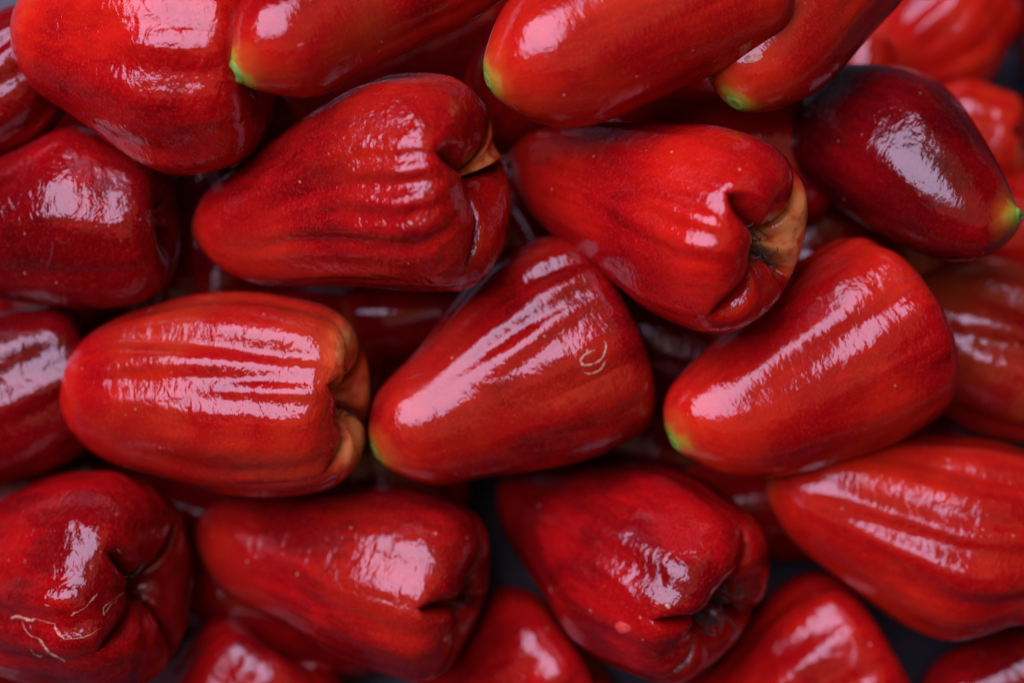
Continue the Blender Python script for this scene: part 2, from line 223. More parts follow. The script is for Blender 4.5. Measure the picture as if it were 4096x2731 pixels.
 'g2': {"seed":71,"slits":[10,110,190,280],"l":[0.0,0.472,0.881,1.225,1.486,1.666,1.808,1.953,2.112,2.261,2.343],"r":[0.0,-0.521,-0.968,-1.314,-1.565,-1.721,-1.834,-1.939,-2.06,-2.187,-2.255],"zsh":5.612,"h":0.936,"loc":[-0.0102,0.04235,0.07682],"mat":[[-0.52992,0.17632,0.82952],[0.82952,-0.0956,0.55024],[0.17632,0.97968,-0.0956]]},
 'g3': {"seed":78,"slits":[10,110,190,280],"l":[0.0,0.405,0.755,1.05,1.276,1.428,1.554,1.677,1.82,1.924,1.915],"r":[0.0,-0.45,-0.837,-1.137,-1.356,-1.487,-1.586,-1.69,-1.794,-1.88,-1.861],"zsh":6.062,"h":0.791,"loc":[0.01815,0.04352,0.07448],"mat":[[0.17365,0.10294,0.97941],[0.96329,-0.22453,-0.14719],[0.20475,0.96902,-0.13815]]},
 'g4': {"seed":85,"slits":[10,110,190,280],"l":[0.0,0.403,0.749,1.019,1.216,1.341,1.434,1.543,1.663,1.734,1.688],"r":[0.0,-0.374,-0.701,-0.987,-1.197,-1.332,-1.437,-1.548,-1.652,-1.702,-1.642],"zsh":4.617,"h":0.715,"loc":[-0.08414,0.06162,0.07942],"mat":[[0.81915,0.05996,0.57043],[0.56104,-0.29053,-0.77513],[0.11925,0.95499,-0.27162]]},
 'g5': {"seed":92,"slits":[10,110,190,280],"l":[0.0,0.53,0.986,1.345,1.609,1.776,1.895,2.024,2.151,2.238,2.241],"r":[0.0,-0.474,-0.885,-1.235,-1.502,-1.685,-1.841,-1.99,-2.144,-2.25,-2.247],"zsh":5.532,"h":0.947,"loc":[-0.07227,0.05526,0.05831],"mat":[[0.98481,-0.01815,-0.1727],[-0.16985,-0.30746,-0.93628],[-0.0361,0.95139,-0.30588]]},
 'g6': {"seed":99,"slits":[10,110,190,280],"l":[0.0,0.451,0.84,1.151,1.381,1.535,1.657,1.794,1.933,1.993,1.874],"r":[0.0,-0.449,-0.835,-1.147,-1.38,-1.534,-1.655,-1.781,-1.92,-1.991,-1.877],"zsh":6.121,"h":0.815,"loc":[-0.10234,-0.01041,0.04861],"mat":[[0.0349,0.10446,0.99392],[0.97755,-0.21034,-0.01222],[0.20779,0.97203,-0.10946]]},
 'g7': {"seed":106,"slits":[10,110,190,280],"l":[0.0,0.395,0.735,1.012,1.217,1.346,1.44,1.557,1.69,1.793,1.808],"r":[0.0,-0.413,-0.768,-1.045,-1.247,-1.378,-1.48,-1.598,-1.721,-1.799,-1.78],"zsh":5.656,"h":0.74,"loc":[-0.04653,-0.00612,0.05498],"mat":[[-0.13917,0.23957,0.96085],[0.96863,-0.1688,0.18239],[0.20589,0.95609,-0.20856]]},
 'g9': {"seed":120,"slits":[10,110,190,280],"l":[0.0,0.459,0.855,1.172,1.408,1.555,1.662,1.789,1.931,2.042,2.072],"r":[0.0,-0.459,-0.858,-1.19,-1.436,-1.589,-1.701,-1.813,-1.925,-2.003,-2.015],"zsh":5.582,"h":0.853,"loc":[0.02165,-0.00068,0.04341],"mat":[[0.34202,0.09822,0.93454],[0.91916,-0.24174,-0.31098],[0.19537,0.96536,-0.17296]]},
 'g10': {"seed":400,"slits":[10,110,190,280],"l":[0.0,0.501,0.935,1.296,1.568,1.752,1.891,2.037,2.188,2.318,2.38],"r":[0.0,-0.502,-0.935,-1.288,-1.555,-1.718,-1.837,-1.961,-2.088,-2.218,-2.308],"zsh":4.862,"h":0.955,"loc":[0.0636,0.01346,0.04514],"mat":[[0.20791,0.10224,0.97279],[0.95677,-0.22803,-0.18052],[0.20337,0.96827,-0.14523]]},
 'g12': {"seed":414,"slits":[10,110,190,280],"l":[0.0,0.405,0.755,1.045,1.272,1.406,1.513,1.612,1.716,1.821,1.862],"r":[0.0,-0.396,-0.739,-1.022,-1.236,-1.373,-1.472,-1.58,-1.698,-1.794,-1.82],"zsh":5.014,"h":0.759,"loc":[0.04157,-0.05371,0.0277],"mat":[[-0.08716,0.10413,0.99074],[0.97443,-0.19786,0.10652],[0.20712,0.97468,-0.08422]]},
 'g13': {"seed":421,"slits":[10,110,190,280],"l":[0.0,0.434,0.807,1.092,1.292,1.414,1.51,1.625,1.739,1.785,1.692],"r":[0.0,-0.382,-0.715,-0.997,-1.212,-1.356,-1.478,-1.622,-1.766,-1.847,-1.791],"zsh":5.384,"h":0.757,"loc":[-0.09461,-0.0721,0.02487],"mat":[[0.20791,0.10224,0.97279],[0.95677,-0.22803,-0.18052],[0.20337,0.96827,-0.14523]]},
 'g14': {"seed":428,"slits":[10,110,190,280],"l":[0.0,0.527,0.979,1.325,1.57,1.715,1.821,1.942,2.072,2.143,2.074],"r":[0.0,-0.48,-0.895,-1.24,-1.502,-1.674,-1.809,-1.963,-2.106,-2.177,-2.11],"zsh":5.791,"h":0.922,"loc":[-0.12452,-0.04327,0.02411],"mat":[[0.25882,0.10097,0.96063],[0.94482,-0.23324,-0.23004],[0.20083,0.96716,-0.15576]]},
 'g15': {"seed":435,"slits":[10,110,190,280],"l":[0.0,0.51,0.951,1.317,1.599,1.787,1.924,2.073,2.227,2.342,2.355],"r":[0.0,-0.525,-0.978,-1.347,-1.626,-1.8,-1.914,-2.04,-2.18,-2.286,-2.292],"zsh":5.855,"h":0.959,"loc":[-0.01551,0.06023,0.05339],"mat":[[0.86603,0.05226,0.49726],[0.48907,-0.29532,-0.82073],[0.10396,0.95397,-0.28131]]},
 'g16': {"seed":442,"slits":[10,110,190,280],"l":[0.0,0.575,1.072,1.484,1.786,1.975,2.119,2.27,2.42,2.577,2.67],"r":[0.0,-0.56,-1.046,-1.452,-1.764,-1.986,-2.158,-2.321,-2.477,-2.614,-2.696],"zsh":5.954,"h":1.09,"loc":[0.06761,-0.00248,0.03834],"mat":[[-0.86603,0.05226,0.49726],[0.48907,-0.11823,0.86419],[0.10396,0.99161,0.07683]]},
 'g17': {"seed":449,"slits":[10,110,190,280],"l":[0.0,0.541,1.012,1.419,1.717,1.897,2.048,2.225,2.424,2.564,2.56],"r":[0.0,-0.563,-1.05,-1.451,-1.753,-1.929,-2.075,-2.216,-2.345,-2.434,-2.409],"zsh":5.832,"h":1.031,"loc":[-0.14802,0.00516,0.03143],"mat":[[0.0,0.10453,0.99452],[0.97815,-0.20677,0.02173],[0.20791,0.97279,-0.10224]]},
 'g18': {"seed":456,"slits":[10,110,190,280],"l":[0.0,0.467,0.87,1.199,1.44,1.588,1.701,1.83,1.966,2.054,2.024],"r":[0.0,-0.444,-0.831,-1.167,-1.413,-1.57,-1.7,-1.841,-1.978,-2.057,-2.014],"zsh":5.663,"h":0.849,"loc":[-0.16911,-0.0522,0.0201],"mat":[[-0.17365,0.10294,0.97941],[0.96329,-0.18902,0.19066],[0.20475,0.97656,-0.06634]]},
 'g19': {"seed":463,"slits":[10,110,190,280],"l":[0.0,0.429,0.799,1.092,1.306,1.442,1.547,1.673,1.805,1.886,1.852],"r":[0.0,-0.415,-0.773,-1.068,-1.292,-1.443,-1.563,-1.689,-1.81,-1.878,-1.834],"zsh":5.922,"h":0.775,"loc":[-0.00608,-0.02618,0.02378],"mat":[[0.20791,0.10224,0.97279],[0.95677,-0.22803,-0.18052],[0.20337,0.96827,-0.14523]]},
 'g20': {"seed":407,"slits":[10,110,190,280],"l":[0.0,0.503,0.937,1.281,1.536,1.698,1.814,1.945,2.07,2.182,2.202],"r":[0.0,-0.476,-0.889,-1.231,-1.493,-1.667,-1.802,-1.954,-2.103,-2.206,-2.217],"zsh":5.638,"h":0.912,"loc":[-0.04164,0.00383,0.03928],"mat":[[0.98481,0.01815,0.1727],[0.16985,-0.30746,-0.93628],[0.0361,0.95139,-0.30588]]},
 'g22': {"seed":421,"slits":[10,110,190,280],"l":[0.0,0.513,0.958,1.327,1.611,1.805,1.973,2.156,2.327,2.459,2.526],"r":[0.0,-0.541,-1.01,-1.4,-1.688,-1.861,-1.998,-2.14,-2.284,-2.436,-2.513],"zsh":5.501,"h":1.027,"loc":[0.08675,0.01577,0.03574],"mat":[[0.93969,0.03575,0.34015],[0.33455,-0.30285,-0.89239],[0.07111,0.95237,-0.29655]]},
 'g23': {"seed":428,"slits":[10,110,190,280],"l":[0.0,0.467,0.876,1.246,1.542,1.729,1.894,2.08,2.273,2.415,2.411],"r":[0.0,-0.589,-1.092,-1.467,-1.739,-1.915,-2.049,-2.165,-2.299,-2.383,-2.333],"zsh":5.584,"h":1.014,"loc":[-0.1681,0.02992,0.04472],"mat":[[-0.5,0.09052,0.86128],[0.8471,-0.15565,0.50813],[0.18006,0.98366,0.00114]]},
}
# marks on the skins: points (cm) and outward normals in the frame of their fruit
MARK_LINES = [
 ["L","ring_scar","scar",0.32,[[0.052,2.574,5.723,0.03,0.99,-0.13],[0.032,2.575,5.731,0.01,0.99,-0.13],[0.002,2.575,5.734,-0.03,0.99,-0.13],[-0.02,2.575,5.735,-0.05,0.99,-0.13],[-0.048,2.572,5.733,-0.08,0.99,-0.13],[-0.077,2.568,5.72,-0.12,0.98,-0.13],[-0.1,2.563,5.706,-0.15,0.98,-0.13],[-0.133,2.555,5.693,-0.18,0.97,-0.13],[-0.156,2.55,5.685,-0.21,0.97,-0.13],[-0.184,2.539,5.65,-0.23,0.96,-0.13],[-0.218,2.528,5.635,-0.25,0.96,-0.13],[-0.231,2.519,5.599,-0.26,0.96,-0.13],[-0.261,2.508,5.582,-0.27,0.95,-0.14],[-0.286,2.495,5.541,-0.29,0.95,-0.14],[-0.301,2.488,5.524,-0.29,0.95,-0.14],[-0.316,2.477,5.484,-0.3,0.94,-0.15],[-0.336,2.465,5.451,-0.3,0.94,-0.15],[-0.338,2.46,5.42,-0.3,0.94,-0.15],[-0.341,2.452,5.378,-0.3,0.94,-0.16],[-0.344,2.443,5.33,-0.31,0.94,-0.16],[-0.343,2.437,5.291,-0.31,0.94,-0.17],[-0.34,2.431,5.255,-0.31,0.94,-0.17],[-0.335,2.426,5.219,-0.31,0.93,-0.18],[-0.32,2.422,5.174,-0.31,0.93,-0.19],[-0.306,2.418,5.133,-0.3,0.93,-0.19],[-0.29,2.42,5.115,-0.3,0.93,-0.2],[-0.28,2.415,5.076,-0.3,0.93,-0.2],[-0.258,2.419,5.062,-0.29,0.93,-0.21],[-0.233,2.42,5.031,-0.28,0.94,-0.21],[-0.221,2.421,5.023,-0.27,0.94,-0.22],[-0.194,2.428,5.021,-0.24,0.95,-0.22],[-0.164,2.436,5.021,-0.21,0.95,-0.22],[-0.156,2.438,5.023,-0.2,0.95,-0.22],[-0.129,2.445,5.032,-0.17,0.96,-0.22],[-0.108,2.456,5.063,-0.14,0.97,-0.22],[-0.093,2.46,5.073,-0.12,0.97,-0.22],[-0.083,2.469,5.11,-0.11,0.97,-0.21],[-0.07,2.475,5.128,-0.1,0.97,-0.2],[-0.063,2.484,5.171,-0.09,0.98,-0.2],[-0.057,2.492,5.212,-0.08,0.98,-0.19],[-0.053,2.497,5.236,-0.08,0.98,-0.18],[-0.05,2.506,5.281,-0.08,0.98,-0.17],[-0.049,2.514,5.328,-0.08,0.98,-0.17],[-0.049,2.522,5.375,-0.08,0.98,-0.16],[-0.05,2.529,5.422,-0.08,0.98,-0.15]]],
 ["L","ring_scar","scar",0.24,[[-0.43,2.346,4.996,-0.31,0.92,-0.22],[-0.447,2.347,5.021,-0.32,0.92,-0.21],[-0.467,2.345,5.047,-0.33,0.92,-0.2],[-0.491,2.342,5.07,-0.34,0.92,-0.2],[-0.5,2.345,5.103,-0.35,0.92,-0.19],[-0.521,2.343,5.131,-0.37,0.91,-0.18],[-0.535,2.344,5.17,-0.38,0.91,-0.17],[-0.54,2.349,5.205,-0.39,0.91,-0.16],[-0.542,2.353,5.239,-0.39,0.91,-0.16],[-0.543,2.36,5.279,-0.4,0.9,-0.15],[-0.541,2.367,5.319,-0.4,0.9,-0.15],[-0.54,2.374,5.358,-0.41,0.9,-0.14],[-0.536,2.381,5.392,-0.41,0.9,-0.14],[-0.525,2.391,5.425,-0.4,0.9,-0.14],[-0.5,2.406,5.448,-0.39,0.91,-0.14],[-0.492,2.414,5.479,-0.38,0.91,-0.14],[-0.473,2.424,5.494,-0.37,0.92,-0.14],[-0.451,2.437,5.52,-0.36,0.92,-0.14],[-0.442,2.442,5.534,-0.35,0.93,-0.14],[-0.413,2.455,5.551,-0.33,0.93,-0.14],[-0.401,2.465,5.581,-0.32,0.94,-0.14]]],
 ["L","scratch","scar",0.12,[[0.722,2.358,5.052,0.01,0.98,-0.18],[0.71,2.353,5.027,0.01,0.98,-0.19],[0.701,2.352,5.018,0.02,0.98,-0.19],[0.687,2.349,4.997,0.03,0.98,-0.2],[0.662,2.346,4.976,0.05,0.98,-0.21],[0.64,2.345,4.967,0.07,0.97,-0.22],[0.626,2.343,4.955,0.08,0.97,-0.22],[0.61,2.34,4.935,0.09,0.97,-0.23],[0.598,2.338,4.92,0.09,0.97,-0.23]]],
 ["L","scratch","fibre",0.07,[[1.273,0.7,1.382,0.75,0.61,-0.26],[1.259,0.729,1.41,0.73,0.63,-0.25],[1.257,0.742,1.438,0.73,0.64,-0.25],[1.243,0.767,1.464,0.72,0.65,-0.24],[1.243,0.779,1.496,0.71,0.66,-0.24],[1.239,0.794,1.528,0.71,0.66,-0.23],[1.241,0.805,1.563,0.71,0.67,-0.23],[1.24,0.817,1.597,0.71,0.67,-0.23],[1.242,0.829,1.637,0.7,0.67,-0.23],[1.227,0.858,1.675,0.7,0.67,-0.23],[1.219,0.881,1.715,0.7,0.67,-0.24],[1.204,0.913,1.76,0.69,0.68,-0.24],[1.183,0.949,1.803,0.68,0.69,-0.25]]],
 ["P","crack_scar","scar",0.38,[[-0.1,2.327,5.534,-0.01,0.99,-0.15],[-0.091,2.333,5.571,-0.04,0.99,-0.15],[-0.08,2.338,5.599,-0.08,0.99,-0.15],[-0.065,2.346,5.636,-0.13,0.98,-0.15],[-0.051,2.355,5.685,-0.17,0.97,-0.15],[-0.046,2.363,5.726,-0.2,0.97,-0.15],[-0.047,2.37,5.778,-0.21,0.97,-0.14],[-0.05,2.378,5.831,-0.21,0.97,-0.14],[-0.056,2.384,5.883,-0.2,0.97,-0.14],[-0.065,2.389,5.933,-0.19,0.97,-0.14],[-0.075,2.393,5.982,-0.18,0.97,-0.13],[-0.08,2.4,6.041,-0.18,0.97,-0.13],[-0.09,2.405,6.092,-0.17,0.98,-0.13],[-0.095,2.411,6.142,-0.17,0.98,-0.13],[-0.1,2.416,6.178,-0.17,0.98,-0.13],[-0.102,2.419,6.21,-0.17,0.98,-0.13],[-0.095,2.426,6.256,-0.2,0.97,-0.13],[-0.082,2.434,6.294,-0.24,0.96,-0.13],[-0.071,2.441,6.322,-0.28,0.95,-0.13],[-0.062,2.451,6.371,-0.32,0.94,-0.14],[-0.04,2.465,6.406,-0.37,0.92,-0.14]]],
 ["P","crack_scar","scar",0.3,[[-0.121,2.495,7.006,-0.2,0.98,0.02],[-0.164,2.488,7.001,-0.12,0.99,0.02],[-0.178,2.487,7.002,-0.09,1.0,0.02],[-0.216,2.484,6.997,-0.03,1.0,0.01],[-0.236,2.484,7.01,-0.0,1.0,0.02],[-0.255,2.484,7.028,0.02,1.0,0.03],[-0.293,2.485,7.042,0.07,1.0,0.03],[-0.303,2.485,7.052,0.09,1.0,0.04],[-0.332,2.488,7.062,0.11,0.99,0.04],[-0.357,2.49,7.097,0.11,0.99,0.06],[-0.363,2.488,7.13,0.12,0.99,0.08],[-0.376,2.488,7.143,0.11,0.99,0.09],[-0.405,2.487,7.184,0.09,0.99,0.12],[-0.417,2.487,7.205,0.08,0.99,0.13],[-0.427,2.485,7.219,0.06,0.99,0.14],[-0.454,2.479,7.259,0.01,0.98,0.18],[-0.469,2.477,7.28,-0.02,0.98,0.2]]],
 ["P","crack_scar","scar",0.48,[[-0.509,2.475,6.497,0.06,0.99,-0.11],[-0.531,2.481,6.541,0.02,0.99,-0.12],[-0.575,2.482,6.568,-0.09,0.99,-0.12],[-0.593,2.487,6.621,-0.13,0.98,-0.11],[-0.64,2.479,6.635,-0.25,0.96,-0.1],[-0.68,2.468,6.654,-0.35,0.93,-0.08],[-0.712,2.456,6.682,-0.42,0.9,-0.07],[-0.752,2.436,6.697,-0.51,0.86,-0.05],[-0.79,2.412,6.706,-0.59,0.81,-0.04],[-0.826,2.384,6.714,-0.65,0.76,-0.04],[-0.848,2.363,6.739,-0.69,0.72,-0.02],[-0.871,2.341,6.764,-0.72,0.69,-0.01],[-0.895,2.314,6.786,-0.76,0.65,-0.0],[-0.918,2.288,6.798,-0.78,0.62,0.0],[-0.936,2.262,6.823,-0.8,0.6,0.01],[-0.954,2.236,6.85,-0.81,0.58,0.02],[-0.982,2.196,6.862,-0.83,0.56,0.02],[-1.006,2.161,6.875,-0.83,0.56,0.02],[-1.031,2.124,6.892,-0.8,0.6,0.02],[-1.06,2.092,6.905,-0.69,0.73,0.0],[-1.087,2.068,6.94,-0.63,0.78,0.01]]],
 ["P","crack_scar","scar",0.28,[[0.092,2.486,7.473,-0.42,0.83,0.36],[0.103,2.482,7.494,-0.42,0.83,0.38],[0.114,2.476,7.518,-0.41,0.82,0.41],[0.137,2.477,7.539,-0.4,0.81,0.43],[0.161,2.473,7.567,-0.39,0.79,0.47],[0.17,2.464,7.59,-0.38,0.78,0.49],[0.176,2.455,7.608,-0.37,0.77,0.52],[0.182,2.441,7.631,-0.35,0.76,0.55],[0.191,2.432,7.65,-0.34,0.75,0.57]]],
 ["P","crack_scar","scar",0.25,[[0.399,2.281,7.848,-0.06,0.56,0.83],[0.42,2.265,7.86,-0.04,0.54,0.84],[0.431,2.238,7.878,-0.03,0.52,0.85],[0.447,2.23,7.883,-0.01,0.51,0.86],[0.474,2.204,7.898,0.01,0.5,0.87],[0.487,2.181,7.911,0.02,0.48,0.88],[0.527,2.162,7.919,0.06,0.47,0.88],[0.546,2.125,7.937,0.07,0.45,0.89],[0.583,2.104,7.944,0.1,0.44,0.89]]],
 ["P","crack_scar","scar",0.25,[[0.422,1.504,8.045,0.03,-0.12,0.99],[0.437,1.447,8.036,0.02,-0.17,0.98],[0.448,1.382,8.023,0.01,-0.22,0.97],[0.454,1.297,8.0,0.01,-0.29,0.96],[0.458,1.196,7.964,0.01,-0.36,0.93],[0.456,1.1,7.924,0.02,-0.43,0.9],[0.466,1.038,7.893,-0.0,-0.47,0.88],[0.445,0.901,7.812,0.06,-0.55,0.83],[0.301,-0.093,7.206,0.05,0.98,0.19]]],
 ["P","crack_scar","scar",0.14,[[0.45,0.88,7.799,0.05,-0.56,0.83],[0.302,-0.096,7.216,0.13,0.97,0.22],[0.295,-0.113,7.286,0.33,0.89,0.32],[0.289,-0.141,7.355,0.46,0.8,0.39],[0.292,-0.176,7.416,0.5,0.74,0.45],[0.303,-0.215,7.462,0.48,0.73,0.49],[0.322,-0.255,7.503,0.41,0.74,0.53],[0.332,-0.296,7.551,0.35,0.74,0.57],[0.349,-0.336,7.592,0.28,0.74,0.61]]],
 ["P","crack_scar","scar",0.2,[[-0.797,2.342,6.137,-0.61,0.78,-0.1],[-0.84,2.304,6.134,-0.69,0.72,-0.09],[-0.888,2.25,6.112,-0.75,0.65,-0.08],[-0.936,2.186,6.088,-0.8,0.59,-0.08],[-0.973,2.131,6.073,-0.82,0.56,-0.07],[-0.991,2.107,6.09,-0.83,0.55,-0.07],[-1.006,2.086,6.104,-0.83,0.55,-0.06],[-1.01,2.083,6.143,-0.84,0.55,-0.06],[-1.033,2.048,6.142,-0.82,0.57,-0.06],[-1.026,2.063,6.181,-0.84,0.54,-0.06],[-1.008,2.1,6.258,-0.84,0.54,-0.06],[-1.001,2.115,6.294,-0.84,0.54,-0.06],[-0.986,2.148,6.369,-0.84,0.54,-0.07]]],
 ["P","crack_scar","scar",0.26,[[1.582,1.558,8.105,-0.49,0.3,0.82],[1.566,1.53,8.105,-0.53,0.31,0.79],[1.556,1.516,8.103,-0.56,0.31,0.77],[1.53,1.482,8.096,-0.62,0.32,0.72],[1.523,1.467,8.097,-0.63,0.32,0.71],[1.5,1.434,8.09,-0.67,0.34,0.67],[1.488,1.409,8.09,-0.68,0.34,0.65],[1.462,1.367,8.086,-0.7,0.36,0.62],[1.455,1.346,8.089,-0.7,0.36,0.61]]],
 ["P","crack_scar","scar",0.12,[[0.062,1.931,7.999,0.01,0.42,0.91],[0.108,1.908,8.009,-0.01,0.37,0.93],[0.144,1.872,8.023,-0.01,0.32,0.95],[0.189,1.833,8.035,-0.0,0.25,0.97],[0.231,1.795,8.044,0.01,0.2,0.98],[0.275,1.739,8.052,0.02,0.12,0.99],[0.306,1.665,8.057,0.05,0.04,1.0],[0.337,1.58,8.055,0.06,-0.04,1.0],[0.373,1.478,8.044,0.07,-0.14,0.99]]],
 ["P","crack_scar","scar",0.12,[[0.969,0.727,7.774,-0.85,0.47,0.22],[0.898,0.626,7.708,-0.87,0.43,0.23],[0.846,1.067,7.943,0.42,-0.53,0.74],[0.803,1.005,7.92,0.3,-0.55,0.78],[0.768,0.971,7.907,0.15,-0.55,0.82],[0.717,0.933,7.885,-0.07,-0.53,0.85],[0.665,0.945,7.882,-0.22,-0.49,0.84],[0.609,0.956,7.872,-0.25,-0.48,0.84],[0.516,0.931,7.834,-0.12,-0.53,0.84]]],
 ["A","scratch","scar",0.16,[[-0.351,2.374,5.275,0.39,0.92,0.0],[-0.348,2.372,5.281,0.39,0.92,0.0],[-0.33,2.365,5.291,0.37,0.93,0.0],[-0.289,2.348,5.288,0.33,0.94,-0.0],[-0.244,2.33,5.305,0.29,0.96,-0.0],[-0.224,2.322,5.321,0.27,0.96,-0.0],[-0.21,2.316,5.338,0.26,0.97,0.0],[-0.207,2.314,5.364,0.25,0.97,0.01],[-0.205,2.314,5.387,0.25,0.97,0.02],[-0.194,2.312,5.416,0.23,0.97,0.04],[-0.184,2.308,5.455,0.22,0.97,0.06],[-0.151,2.302,5.485,0.18,0.98,0.08],[-0.111,2.294,5.512,0.14,0.99,0.1]]],
 ["I","scratch","scar",0.14,[[2.652,0.821,6.175,0.97,0.25,0.07],[2.65,0.824,6.202,0.96,0.25,0.08],[2.649,0.815,6.241,0.96,0.25,0.09],[2.649,0.805,6.268,0.96,0.25,0.1],[2.669,0.724,6.261,0.97,0.24,0.09],[2.665,0.727,6.297,0.96,0.24,0.1],[2.668,0.714,6.304,0.96,0.24,0.1],[2.668,0.704,6.325,0.96,0.24,0.11],[2.66,0.72,6.359,0.96,0.24,0.12]]],
 ["B","scratch","scar",0.12,[[0.517,0.822,0.664,0.25,0.74,-0.62],[0.528,0.839,0.689,0.25,0.76,-0.61],[0.538,0.856,0.715,0.25,0.77,-0.59],[0.548,0.871,0.74,0.26,0.78,-0.57],[0.557,0.887,0.765,0.26,0.79,-0.55],[0.561,0.9,0.787,0.26,0.8,-0.54],[0.562,0.913,0.807,0.26,0.81,-0.52],[0.568,0.926,0.831,0.27,0.82,-0.51],[0.573,0.941,0.858,0.27,0.83,-0.49]]],
 ["N","scratch","fibre",0.12,[[0.573,1.674,7.146,0.42,0.9,0.14],[0.544,1.697,7.075,0.38,0.91,0.14],[0.492,1.73,7.004,0.32,0.93,0.15],[0.458,1.748,6.945,0.3,0.94,0.18],[0.402,1.773,6.891,0.27,0.94,0.23],[0.355,1.804,6.831,0.29,0.92,0.27],[0.309,1.835,6.778,0.32,0.91,0.28],[0.238,1.877,6.738,0.34,0.9,0.28],[0.194,1.902,6.71,0.31,0.91,0.27],[0.136,1.935,6.67,0.26,0.93,0.25],[0.093,1.949,6.652,0.21,0.95,0.24],[0.032,1.967,6.624,0.12,0.97,0.22],[-0.005,1.974,6.602,0.07,0.98,0.21],[-0.075,1.979,6.586,-0.01,0.98,0.19],[-0.104,1.981,6.576,-0.04,0.98,0.18],[-0.172,1.98,6.55,-0.1,0.98,0.16],[-0.207,1.978,6.537,-0.14,0.98,0.15]]],
 ["N","scratch","fibre",0.09,[[-0.568,1.862,5.632,-0.33,0.93,-0.17],[-0.624,1.839,5.619,-0.34,0.92,-0.17],[-0.704,1.806,5.606,-0.37,0.91,-0.17],[-0.778,1.771,5.583,-0.36,0.92,-0.17],[-0.845,1.744,5.574,-0.36,0.91,-0.18],[-0.91,1.711,5.543,-0.41,0.89,-0.18],[-0.975,1.671,5.512,-0.49,0.85,-0.18],[-1.041,1.618,5.464,-0.56,0.8,-0.19],[-1.102,1.561,5.422,-0.61,0.77,-0.2],[-1.143,1.521,5.398,-0.64,0.75,-0.2],[-1.19,1.469,5.36,-0.65,0.73,-0.2],[-1.217,1.439,5.338,-0.66,0.73,-0.2],[-1.268,1.385,5.308,-0.61,0.76,-0.21]]],
 ["K","stray_fibre","fibre",0.09,[[1.084,2.013,6.213,0.33,0.94,-0.12],[1.063,2.023,6.232,0.32,0.94,-0.13],[1.041,2.035,6.266,0.31,0.95,-0.09],[1.01,2.047,6.3,0.3,0.95,-0.06],[0.988,2.055,6.325,0.29,0.96,-0.03],[0.972,2.06,6.367,0.28,0.96,0.02],[0.942,2.067,6.397,0.27,0.96,0.06],[0.917,2.07,6.441,0.26,0.96,0.12],[0.901,2.069,6.479,0.26,0.95,0.17],[0.893,2.063,6.518,0.26,0.94,0.23],[0.882,2.056,6.556,0.25,0.92,0.29],[0.874,2.043,6.597,0.25,0.9,0.36],[0.864,2.028,6.636,0.25,0.87,0.43],[0.856,2.006,6.679,0.24,0.83,0.5],[0.859,1.967,6.733,0.24,0.77,0.6],[0.859,1.913,6.794,0.23,0.67,0.7],[0.851,1.852,6.846,0.21,0.58,0.79],[0.849,1.817,6.871,0.2,0.53,0.82],[0.854,1.817,6.87,0.2,0.53,0.82],[0.852,1.813,6.874,0.2,0.52,0.83],[0.852,1.814,6.874,0.2,0.52,0.83]]],
 ["K","graze","scar",0.16,[[1.499,1.404,4.436,0.56,0.78,-0.29],[1.499,1.412,4.457,0.56,0.78,-0.29],[1.499,1.419,4.475,0.55,0.78,-0.29],[1.499,1.422,4.481,0.55,0.78,-0.29],[1.493,1.429,4.489,0.55,0.78,-0.29],[1.49,1.439,4.51,0.55,0.79,-0.29],[1.478,1.45,4.52,0.54,0.79,-0.29],[1.464,1.462,4.525,0.53,0.8,-0.29],[1.46,1.467,4.531,0.53,0.8,-0.29]]],
 ["C","graze","pulp",0.3,[[-1.269,1.003,2.953,-0.67,0.74,0.0],[-1.288,0.986,2.966,-0.68,0.73,0.0],[-1.293,0.981,2.975,-0.69,0.73,0.0],[-1.296,0.978,2.987,-0.69,0.73,0.0],[-1.301,0.973,2.995,-0.69,0.72,0.0],[-1.303,0.971,3.0,-0.69,0.72,0.0],[-1.304,0.97,3.007,-0.69,0.72,0.0],[-1.306,0.968,3.023,-0.69,0.72,0.0],[-1.306,0.968,3.036,-0.7,0.72,0.0]]],
 ["B","graze","pulp",0.35,[[-0.313,1.08,1.324,-0.33,0.92,-0.2],[-0.319,1.083,1.351,-0.34,0.92,-0.18],[-0.324,1.084,1.367,-0.34,0.92,-0.17],[-0.331,1.086,1.39,-0.35,0.92,-0.16],[-0.334,1.088,1.41,-0.35,0.93,-0.15],[-0.339,1.089,1.429,-0.35,0.93,-0.14],[-0.338,1.092,1.448,-0.35,0.93,-0.13],[-0.339,1.094,1.467,-0.35,0.93,-0.12],[-0.34,1.096,1.485,-0.35,0.93,-0.11]]],
 ["V","graze","scar",0.1,[[1.387,1.684,4.0,0.69,0.64,-0.34],[1.38,1.693,4.002,0.68,0.64,-0.35],[1.37,1.705,4.005,0.67,0.66,-0.35],[1.361,1.716,4.01,0.66,0.67,-0.35],[1.353,1.727,4.015,0.65,0.68,-0.35],[1.347,1.735,4.021,0.64,0.69,-0.35],[1.343,1.746,4.035,0.63,0.69,-0.35],[1.342,1.75,4.041,0.63,0.7,-0.35],[1.342,1.755,4.049,0.63,0.7,-0.35]]],
 ["P","crack_scar","scar",0.1,[[-0.05,2.458,6.392,-0.35,0.93,-0.14],[-0.06,2.467,6.477,-0.35,0.93,-0.14],[-0.068,2.473,6.54,-0.35,0.93,-0.14],[-0.076,2.483,6.619,-0.33,0.94,-0.13],[-0.093,2.487,6.702,-0.28,0.95,-0.1],[-0.111,2.49,6.772,-0.24,0.97,-0.08],[-0.114,2.494,6.857,-0.22,0.97,-0.04],[-0.116,2.496,6.938,-0.21,0.98,-0.01],[-0.121,2.495,7.015,-0.2,0.98,0.03]]],
